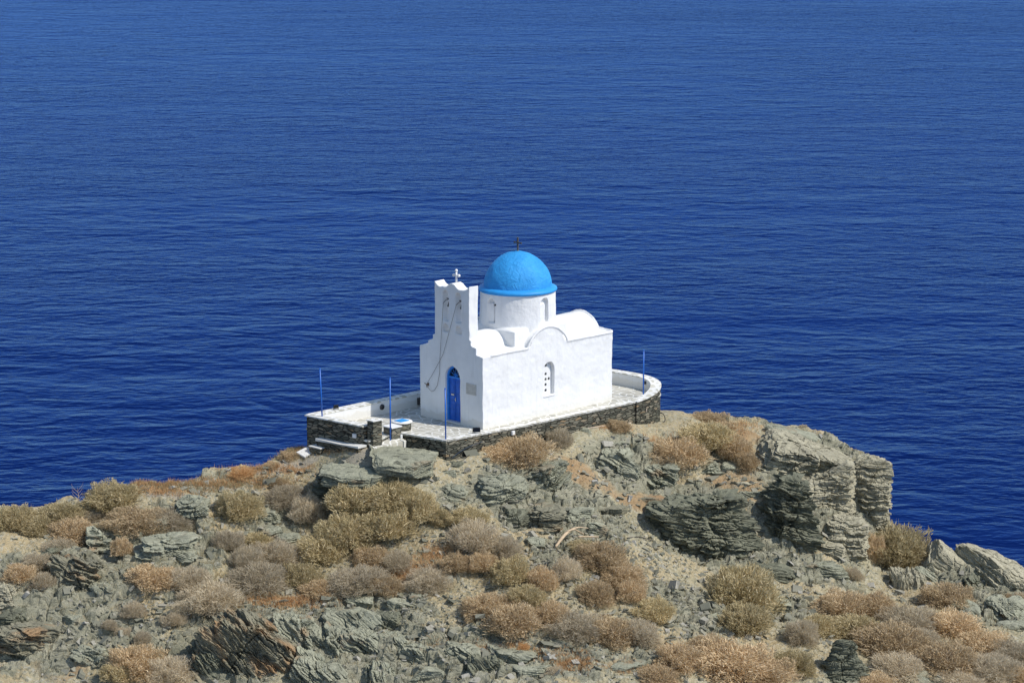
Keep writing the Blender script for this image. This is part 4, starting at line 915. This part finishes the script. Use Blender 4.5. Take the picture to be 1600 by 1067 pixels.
def shrub_data(kind, seed, n=11000):
    """unit mound (radius 1, height 1) of thin twigs and tiny leaves on outward-growing sprays"""
    rg = np.random.default_rng(seed)
    az = rg.uniform(0, 2 * math.pi, n); el = np.arcsin(rg.uniform(.0, 1, n) ** .8)
    d = np.stack([np.cos(az) * np.cos(el), np.sin(az) * np.cos(el), np.sin(el)], 1)
    lump = 1 + .40 * fbm(d * 1.9 + seed, seed, 3) + .16 * vnoise(d * 5 + seed, seed + 2)
    rad = lump * (1.04 - rg.random(n) ** 1.5 * .5)
    c = d * rad[:, None]; c[:, 2] = np.maximum(c[:, 2] * .98, -.05)
    up = d + rg.normal(0, .55, (n, 3)) + np.array([0, 0, .35]); up /= np.linalg.norm(up, axis=1, keepdims=True)
    sd_ = np.cross(up, rg.normal(size=(n, 3))); sd_ /= np.linalg.norm(sd_, axis=1, keepdims=True)
    ln = rg.uniform(.06, .19, n) * np.where(rg.random(n) < .06, 2.2, 1) * (1.25 if kind in 'MR' else .8); wd = rg.uniform(.005, .012, n) * (.8 if kind in 'MR' else 1.5)
    a = c - up * ln[:, None] * .5; b = c + up * ln[:, None] * .5
    v = np.stack([a - sd_ * wd[:, None], a + sd_ * wd[:, None], b + sd_ * wd[:, None] * .5, b - sd_ * wd[:, None] * .5], 1).reshape(-1, 3)
    # bare woody stems fanning out from the root
    ns = 90; sa = rg.uniform(0, 6.283, ns); se = rg.uniform(.15, 1.5, ns); sdv = np.stack([np.cos(sa) * np.cos(se), np.sin(sa) * np.cos(se), np.sin(se)], 1)
    s0 = sdv * .25 + rg.normal(0, .08, (ns, 3)); s1 = sdv * rg.uniform(.8, 1.12, (ns, 1)) + rg.normal(0, .10, (ns, 3)); sw = np.cross(sdv, rg.normal(size=(ns, 3))); sw /= np.linalg.norm(sw, axis=1, keepdims=True)
    v = np.concatenate([v, np.stack([s0 - sw * .018, s0 + sw * .018, s1 + sw * .006, s1 - sw * .006], 1).reshape(-1, 3)])
    tone = np.r_[np.repeat(rg.random(n), 4), np.repeat(rg.uniform(.55, 1, ns), 4)]; q = np.arange((n + ns) * 4).reshape(-1, 4)
    # stray twigs sticking out of the outline
    # inner woody mass: lumpy mound so that little shows through
    N = 26; th = np.linspace(0, 2 * math.pi, N * 2, endpoint=False); ph = np.linspace(-.1, math.pi / 2, N)
    T, Pp = np.meshgrid(th, ph); dd = np.stack([np.cos(T) * np.cos(Pp), np.sin(T) * np.cos(Pp), np.sin(Pp)], -1).reshape(-1, 3)
    core = dd * (.54 * (1 + .38 * fbm(dd * 1.9 + seed, seed, 3) + .22 * vnoise(dd * 7 + seed, seed + 5)))[:, None]
    idx = np.arange(N * 2 * N).reshape(N, N * 2); i2 = np.roll(idx, -1, 1)
    cq = np.stack([idx[:-1], i2[:-1], i2[1:], idx[1:]], -1).reshape(-1, 4) + len(v)
    me = mesh_np("shrub", np.concatenate([v, core]), np.concatenate([q, cq]), SM[kind], 'data')
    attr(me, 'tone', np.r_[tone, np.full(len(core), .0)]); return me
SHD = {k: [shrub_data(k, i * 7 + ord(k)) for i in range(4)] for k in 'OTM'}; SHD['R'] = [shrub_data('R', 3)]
SHR = [(22, 812, 62, 42, 'O'), (92, 802, 76, 32, 'O'), (58, 822, 54, 24, 'O'), (176, 777, 80, 42, 'O'), (150, 804, 36, 16, 'M'), (215, 816, 80, 34, 'T'), (268, 804, 62, 32, 'M'), (192, 862, 34, 36, 'T'), (112, 834, 66, 36, 'T'), (96, 858, 50, 24, 'M'),
 (58, 878, 40, 24, 'M'), (30, 905, 46, 30, 'T'), (66, 906, 44, 32, 'M'), (376, 742, 42, 12, 'R'), (452, 712, 30, 16, 'T'), (424, 731, 26, 8, 'T'), (372, 796, 62, 50, 'O'), (446, 778, 66, 34, 'M'), (484, 798, 54, 50, 'M'), (432, 756, 30, 14, 'T'),
 (556, 790, 84, 52, 'O'), (612, 776, 84, 50, 'O'), (655, 800, 62, 60, 'O'), (604, 828, 84, 54, 'O'), (545, 840, 82, 62, 'O'), (505, 862, 72, 54, 'O'), (432, 868, 64, 46, 'M'), (388, 878, 56, 46, 'M'), (358, 846, 50, 40, 'M'), (400, 844, 50, 34, 'O'), (330, 932, 88, 48, 'M'), (242, 900, 76, 32, 'T'), (295, 908, 60, 36, 'M'),
 (408, 908, 84, 46, 'M'), (470, 900, 60, 46, 'O'), (580, 872, 60, 40, 'T'), (560, 914, 84, 42, 'M'), (622, 880, 48, 34, 'M'), (672, 904, 62, 40, 'M'), (600, 916, 54, 34, 'T'), (500, 922, 56, 26, 'T'), (210, 953, 38, 28, 'M'), (270, 968, 34, 24, 'M'), (172, 984, 26, 20, 'M'), (194, 994, 26, 22, 'M'), (222, 1006, 26, 22, 'M'), (214, 1036, 84, 52, 'T'), (268, 1052, 74, 44, 'M'), (184, 1060, 50, 30, 'O'),
 (690, 814, 36, 38, 'O'), (730, 818, 60, 32, 'O'), (742, 846, 82, 56, 'M'), (784, 860, 56, 50, 'M'), (716, 884, 46, 30, 'T'), (750, 884, 52, 34, 'T'), (798, 896, 66, 46, 'O'), (846, 908, 50, 44, 'T'), (822, 932, 58, 38, 'O'), (760, 952, 70, 42, 'T'), (802, 972, 84, 48, 'T'), (858, 962, 56, 38, 'T'), (884, 898, 42, 44, 'M'), (900, 978, 78, 40, 'M'), (954, 986, 74, 40, 'T'), (1000, 992, 60, 42, 'M'),
 (912, 858, 44, 22, 'O'), (938, 878, 76, 46, 'T'), (970, 902, 66, 44, 'T'), (932, 926, 56, 38, 'T'), (984, 926, 44, 36, 'T'), (1020, 958, 60, 36, 'O'), (814, 706, 86, 48, 'T'), (872, 688, 46, 38, 'M'), (780, 706, 50, 20, 'T'), (966, 669, 36, 18, 'T'), (820, 722, 40, 30, 'M'),
 (1088, 636, 36, 16, 'M'), (1108, 650, 54, 22, 'T'), (1128, 664, 40, 20, 'T'), (1056, 706, 88, 46, 'T'), (1042, 722, 56, 34, 'M'), (1106, 688, 80, 44, 'O'), (1146, 700, 58, 42, 'T'), (1166, 722, 36, 34, 'T'), (1156, 928, 106, 80, 'O'), (1160, 970, 84, 56, 'O'), (1406, 862, 94, 80, 'O'), (1368, 866, 36, 60, 'T'), (1320, 846, 32, 40, 'T'), (1334, 898, 28, 22, 'M'),
 (1480, 940, 80, 42, 'T'), (1316, 950, 84, 44, 'T'), (1372, 952, 72, 46, 'T'), (1340, 980, 84, 46, 'O'), (1418, 972, 86, 46, 'M'), (1488, 980, 80, 42, 'T'), (1396, 1006, 110, 50, 'T'), (1540, 1006, 84, 38, 'T'), (1582, 1020, 76, 44, 'M'), (1548, 1046, 84, 40, 'M'), (1478, 1034, 96, 48, 'T'), (1404, 1042, 76, 36, 'M'), (1278, 978, 62, 42, 'O'), (1252, 998, 50, 42, 'M'), (1244, 1040, 60, 46, 'O'),
 (1144, 1036, 112, 54, 'T'), (1060, 1034, 70, 42, 'T'), (1108, 1010, 66, 36, 'T'), (1030, 1058, 60, 30, 'T'), (1196, 1054, 84, 42, 'T'), (1255, 669, 13, 8, 'M'), (1574, 942, 22, 20, 'T'), (1594, 938, 20, 16, 'M'), (1440, 1002, 60, 34, 'M'), (1500, 1062, 70, 30, 'M'), (1366, 1062, 60, 26, 'T'), (1598, 1056, 50, 30, 'T'), (870, 1024, 20, 10, 'M'), (868, 1050, 26, 14, 'M'), (815, 1012, 22, 10, 'R'), (684, 694, 20, 8, 'T')]
LMK = [("the terrace's seaward corner", 480, 670), ("the terrace's near corner", 697, 705), ("the big dark crag", 1112, 842), ("the square rock pillar", 1356, 768), ("the black conical rock", 1318, 1030), ("the huge rusty slab", 388, 1005), ("the bleached driftwood", 890, 842),
       ("the flat gateway slab", 600, 724), ("the striped block", 1414, 915), ("the left gully", 205, 955), ("the pale summit rock", 1262, 728), ("the photo's left edge", 0, 880), ("the jagged outcrop", 1030, 748), ("the central orange grass", 645, 890), ("the rounded path-side outcrop", 302, 806), ("the pinkish stone", 1074, 945), ("the bottom orange grass", 890, 1040), ("the dirt path", 400, 742), ("the fissured rock", 1580, 962)]
CN = {'O': 'olive-brown', 'T': 'tan', 'M': 'mauve-grey', 'R': 'rusty orange'}
def shrub_labels(lst):
    info = []
    for (px, py, w_, h_, k) in lst:
        sz = 'tiny' if w_ < 30 else 'small' if w_ < 48 else 'medium' if w_ < 68 else 'large' if w_ < 90 else 'very large'
        lm = min(LMK, key=lambda m: (m[1] - px) ** 2 + ((m[2] - py) * 1.5) ** 2); dx = px - lm[1]; dy = py - lm[2]
        dr = ('left' if dx < 0 else 'right') + ' of' if abs(dx) > 2.2 * abs(dy) else ('above' if dy < 0 else 'below') if abs(dy) > 1.2 * abs(dx) else ('upper left of' if dy < 0 and dx < 0 else 'upper right of' if dy < 0 else 'lower left of' if dx < 0 else 'lower right of')
        info.append([sz, CN[k], dr, lm[0], math.hypot(dx, dy)])
    out = [None] * len(lst); groups = {}
    for i, a in enumerate(info): groups.setdefault((a[0], a[1], a[2], a[3]), []).append(i)
    words = ['nearest', 'second', 'third', 'fourth', 'fifth', 'sixth']
    for key, ids in groups.items():
        ids.sort(key=lambda i: info[i][4])
        for r, i in enumerate(ids):
            a = info[i]; out[i] = f"{a[0]} {a[1]} dry shrub {a[2]} {a[3]}" + (f", {words[r]} of {len(ids)}" if len(ids) > 1 else "")
    return out
cs, oks = hits([(a, b + d * .18) for a, b, c, d, e in SHR]); rg = np.random.default_rng(3)
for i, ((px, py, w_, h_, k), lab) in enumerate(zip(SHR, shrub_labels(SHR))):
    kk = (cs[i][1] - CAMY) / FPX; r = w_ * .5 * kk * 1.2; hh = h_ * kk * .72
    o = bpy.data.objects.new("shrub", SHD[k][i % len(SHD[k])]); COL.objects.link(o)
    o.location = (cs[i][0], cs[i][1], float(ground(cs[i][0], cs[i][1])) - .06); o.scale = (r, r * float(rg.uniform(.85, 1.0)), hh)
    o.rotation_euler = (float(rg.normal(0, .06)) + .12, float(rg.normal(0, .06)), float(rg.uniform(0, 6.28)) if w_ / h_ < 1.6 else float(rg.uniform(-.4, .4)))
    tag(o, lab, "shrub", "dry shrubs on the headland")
# dry grass: blades in the orange patches and thin tufts on the slope
def grass():
    rg = np.random.default_rng(8); pts = []; kind = []
    G = [(300, 757, 130, 8, 2000, 1), (420, 738, 60, 8, 600, 1), (250, 774, 50, 6, 300, 1), (330, 760, 150, 10, 1500, 0), (505, 704, 60, 6, 600, 1), (80, 822, 60, 8, 500, 1), (440, 943, 70, 8, 1200, 1), (640, 898, 45, 12, 900, 1), (680, 868, 30, 12, 400, 1), (820, 1016, 60, 7, 400, 1), (893, 1040, 34, 10, 700, 1), (1000, 1046, 40, 8, 300, 1), (1072, 1018, 30, 7, 500, 1), (1145, 672, 40, 10, 500, 1),
         (60, 905, 24, 10, 200, 1), (940, 668, 50, 8, 200, 1), (1060, 692, 50, 10, 500, 1), (720, 1010, 60, 8, 200, 1), (450, 705, 30, 14, 900, 0), (520, 702, 60, 5, 500, 0), (1120, 655, 60, 14, 700, 0), (800, 900, 800, 190, 13000, 0), (1400, 985, 200, 60, 3000, 0), (540, 860, 170, 70, 2500, 0), (330, 915, 130, 45, 1500, 0), (930, 900, 70, 50, 1200, 0), (240, 820, 150, 30, 1200, 0)]
    for a, b, rx, ry, n, k in G:
        q = rg.normal(size=(n, 2)) * .6; pts += [(a + x * rx, b + y * ry) for x, y in q]; kind += [k] * n
    pts = np.array(pts); kind = np.array(kind); s = (pts[:, 0] > -40) & (pts[:, 0] < 1640) & (pts[:, 1] > 660) & (pts[:, 1] < 1090); pts = pts[s]; kind = kind[s]
    h, ok = hits(pts); h = h[ok]; kind = kind[ok]
    du = (h[:, 0] - O[0]) * U[0] + (h[:, 1] - O[1]) * U[1]; dv = (h[:, 0] - O[0]) * V[0] + (h[:, 1] - O[1]) * V[1]
    s = ~((du > -5.3) & (dv > -1.1) & (dv < 5.8) & (du < 11)); h = h[s]; kind = kind[s]
    h = np.repeat(h, 3, 0) + rg.normal(0, .035, (len(h) * 3, 3)); kind = np.repeat(kind, 3); n = len(h)
    c = np.stack([h[:, 0], h[:, 1], ground(h[:, 0], h[:, 1]) - .01], 1)
    up = np.stack([rg.normal(0, .45, n), rg.normal(0, .45, n), np.ones(n)], 1); up /= np.linalg.norm(up, axis=1, keepdims=True)
    sd_ = np.cross(up, rg.normal(size=(n, 3))); sd_ /= np.linalg.norm(sd_, axis=1, keepdims=True); ln = rg.uniform(.06, .26, n)[:, None]; wd = .008
    v = np.stack([c - sd_ * wd, c + sd_ * wd, c + up * ln], 1).reshape(-1, 3)
    o = mesh_np("dry_grass", v, None, None, None, False, np.arange(n * 3).reshape(-1, 3)); attr(o.data, 'tone', np.repeat(kind * .6 + rg.random(n) * .4, 3))
    t = NT("dry_grass_blades"); c = t.ramp(t.at('tone').outputs['Fac'], [(0, (.26, .21, .11)), (.38, (.44, .36, .20)), (.6, (.42, .22, .09)), (.85, (.56, .33, .15)), (1, (.66, .46, .26))])
    o.data.materials.append(t.done(c, .9)); tag(o, kind='stuff'); o['label'] = "dry orange and straw-coloured grass on the slope"; o['category'] = "grass"
grass()
# bleached driftwood, hoses, dead twigs
def path_tube(name, lab, cat, pts, r, mat, lift=.03, seg=8, group=None):
    """pts: photo positions followed on the ground, or full 3D points"""
    P3_ = []
    for p in pts:
        if len(p) == 3: P3_.append(p)
        else:
            c = hits([p])[0][0]; P3_.append((c[0], c[1], float(ground(c[0], c[1])) + lift))
    P3_ = curve_smooth(P3_, 2); o = obj(name, tube(P3_, r, seg), mat, None, True); return tag(o, lab, cat, group)
def lift(px, py, up, dyy=0):
    c = hits([(px, py)])[0][0]; return (c[0], c[1] + dyy, float(ground(c[0], c[1])) + up)
lg = thing("driftwood", "bleached forked driftwood log lying on the slope below the ochre rocks", "log", (0, 0, 0))
a = lift(868, 864, .15); b = lift(885, 850, .4); c = lift(902, 838, .5); d = lift(919, 832, .42)
obj("trunk", tube(curve_smooth([a, b, c, d], 2), [.045, .055, .06, .065, .07, .07, .065, .055, .045, .035, .028, .025, .02, .015][:len(curve_smooth([a, b, c, d], 2))] + [.015] * 10 if len(curve_smooth([a, b, c, d], 2)) > 14 else [.06] * len(curve_smooth([a, b, c, d], 2)), 8), M_WOOD, lg, True)
obj("branch", tube([b, lift(890, 848, .42), lift(897, 843, .38), lift(912, 842, .3)], .03, 7), M_WOOD, lg, True)
path_tube("driftwood", "short bleached stick right of the forked driftwood", "log", [lift(903, 849, .25), lift(920, 849, .36), lift(935, 850, .2)], .032, M_WOOD)
path_tube("branch", "thin dark dead branch left of the great crag", "branch", [lift(980, 847, .05), lift(1000, 845, .1), lift(1018, 846, .05)], .022, mat_plain("dead_wood", (.10, .09, .075), .9))
hx = l2w(9.5, -1.02, -.3)
path_tube("hose", "pinkish hose running from the curved wall down along the ground", "hose", [tuple(hx), tuple(hx + np.array([0, -.1, -.35])), tuple(lift(1000, 657, .04)), (985, 663), (965, 664), (940, 668), (915, 671), (898, 672)], .022, M_HOSEP)
hy = l2w(10.6, -.62, -.85)
path_tube("hose", "black hose looping out of the curved terrace wall", "hose", [tuple(hy), tuple(hy + np.array([.35, -.1, .0])), tuple(hy + np.array([.45, -.2, -.35])), tuple(hy + np.array([.2, -.4, -.45])), tuple(hy + np.array([-.2, -.5, -.5]))], .022, M_HOSEB)
ha = l2w(-2.5, -.45, -.72)
path_tube("hose", "thin black hose around the foot of the terrace's near corner", "hose", [tuple(ha + np.array([-.1, -.12, 0])), tuple(ha + np.array([.6, -.12, -.05])), tuple(l2w(-1.4, -.60, -.78)), tuple(l2w(-.9, -.62, -.62)), tuple(l2w(-.5, -.62, -.45))], .016, M_HOSEB)
path_tube("hose", "thin blue-black pipe slanting up the stone wall at the near corner", "hose", [tuple(l2w(-2.3, -.42, -.8)), tuple(l2w(-1.8, -.46, -.55)), tuple(l2w(-1.1, -.53, -.38)), tuple(l2w(-.6, -.58, -.34))], .016, mat_plain("blue_black_pipe", (.02, .04, .07), .5))
for px, py, hgt, lab in ((122, 790, .75, "bare pale branching twig on the left skyline"), (1478, 1056, 1.0, "bare pale twigs rising from the scrub at the bottom right"), (1534, 1060, .7, "bare pale twig in the mauve scrub at the bottom right corner")):
    c = lift(px, py, 0); bms = [tube([c, (c[0] + .04, c[1], c[2] + hgt * .45), (c[0] - .02, c[1], c[2] + hgt)], [.014, .010, .004], 6)]
    for k in range(7):
        z0 = hgt * (.2 + .1 * k); sg = -1 if k % 2 else 1
        bms.append(tube([(c[0] + .02, c[1], c[2] + z0), (c[0] + sg * .18, c[1] + .05 * sg, c[2] + z0 + .2), (c[0] + sg * .26, c[1], c[2] + z0 + .38)], [.008, .006, .002], 5))
    tw = obj("dead_twig", join(*bms), M_WOOD, None); tag(tw, lab, "twig")
# the loose white blocks by the terrace corner rest on the finished ground
for o_, px_, py_, up_ in ((sb2, 478, 709, .07), (sb, 497, 705, .0)):
    c_ = hits([(px_, py_)])[0][0]; o_.location = (c_[0], c_[1], float(ground(c_[0], c_[1])) + up_)
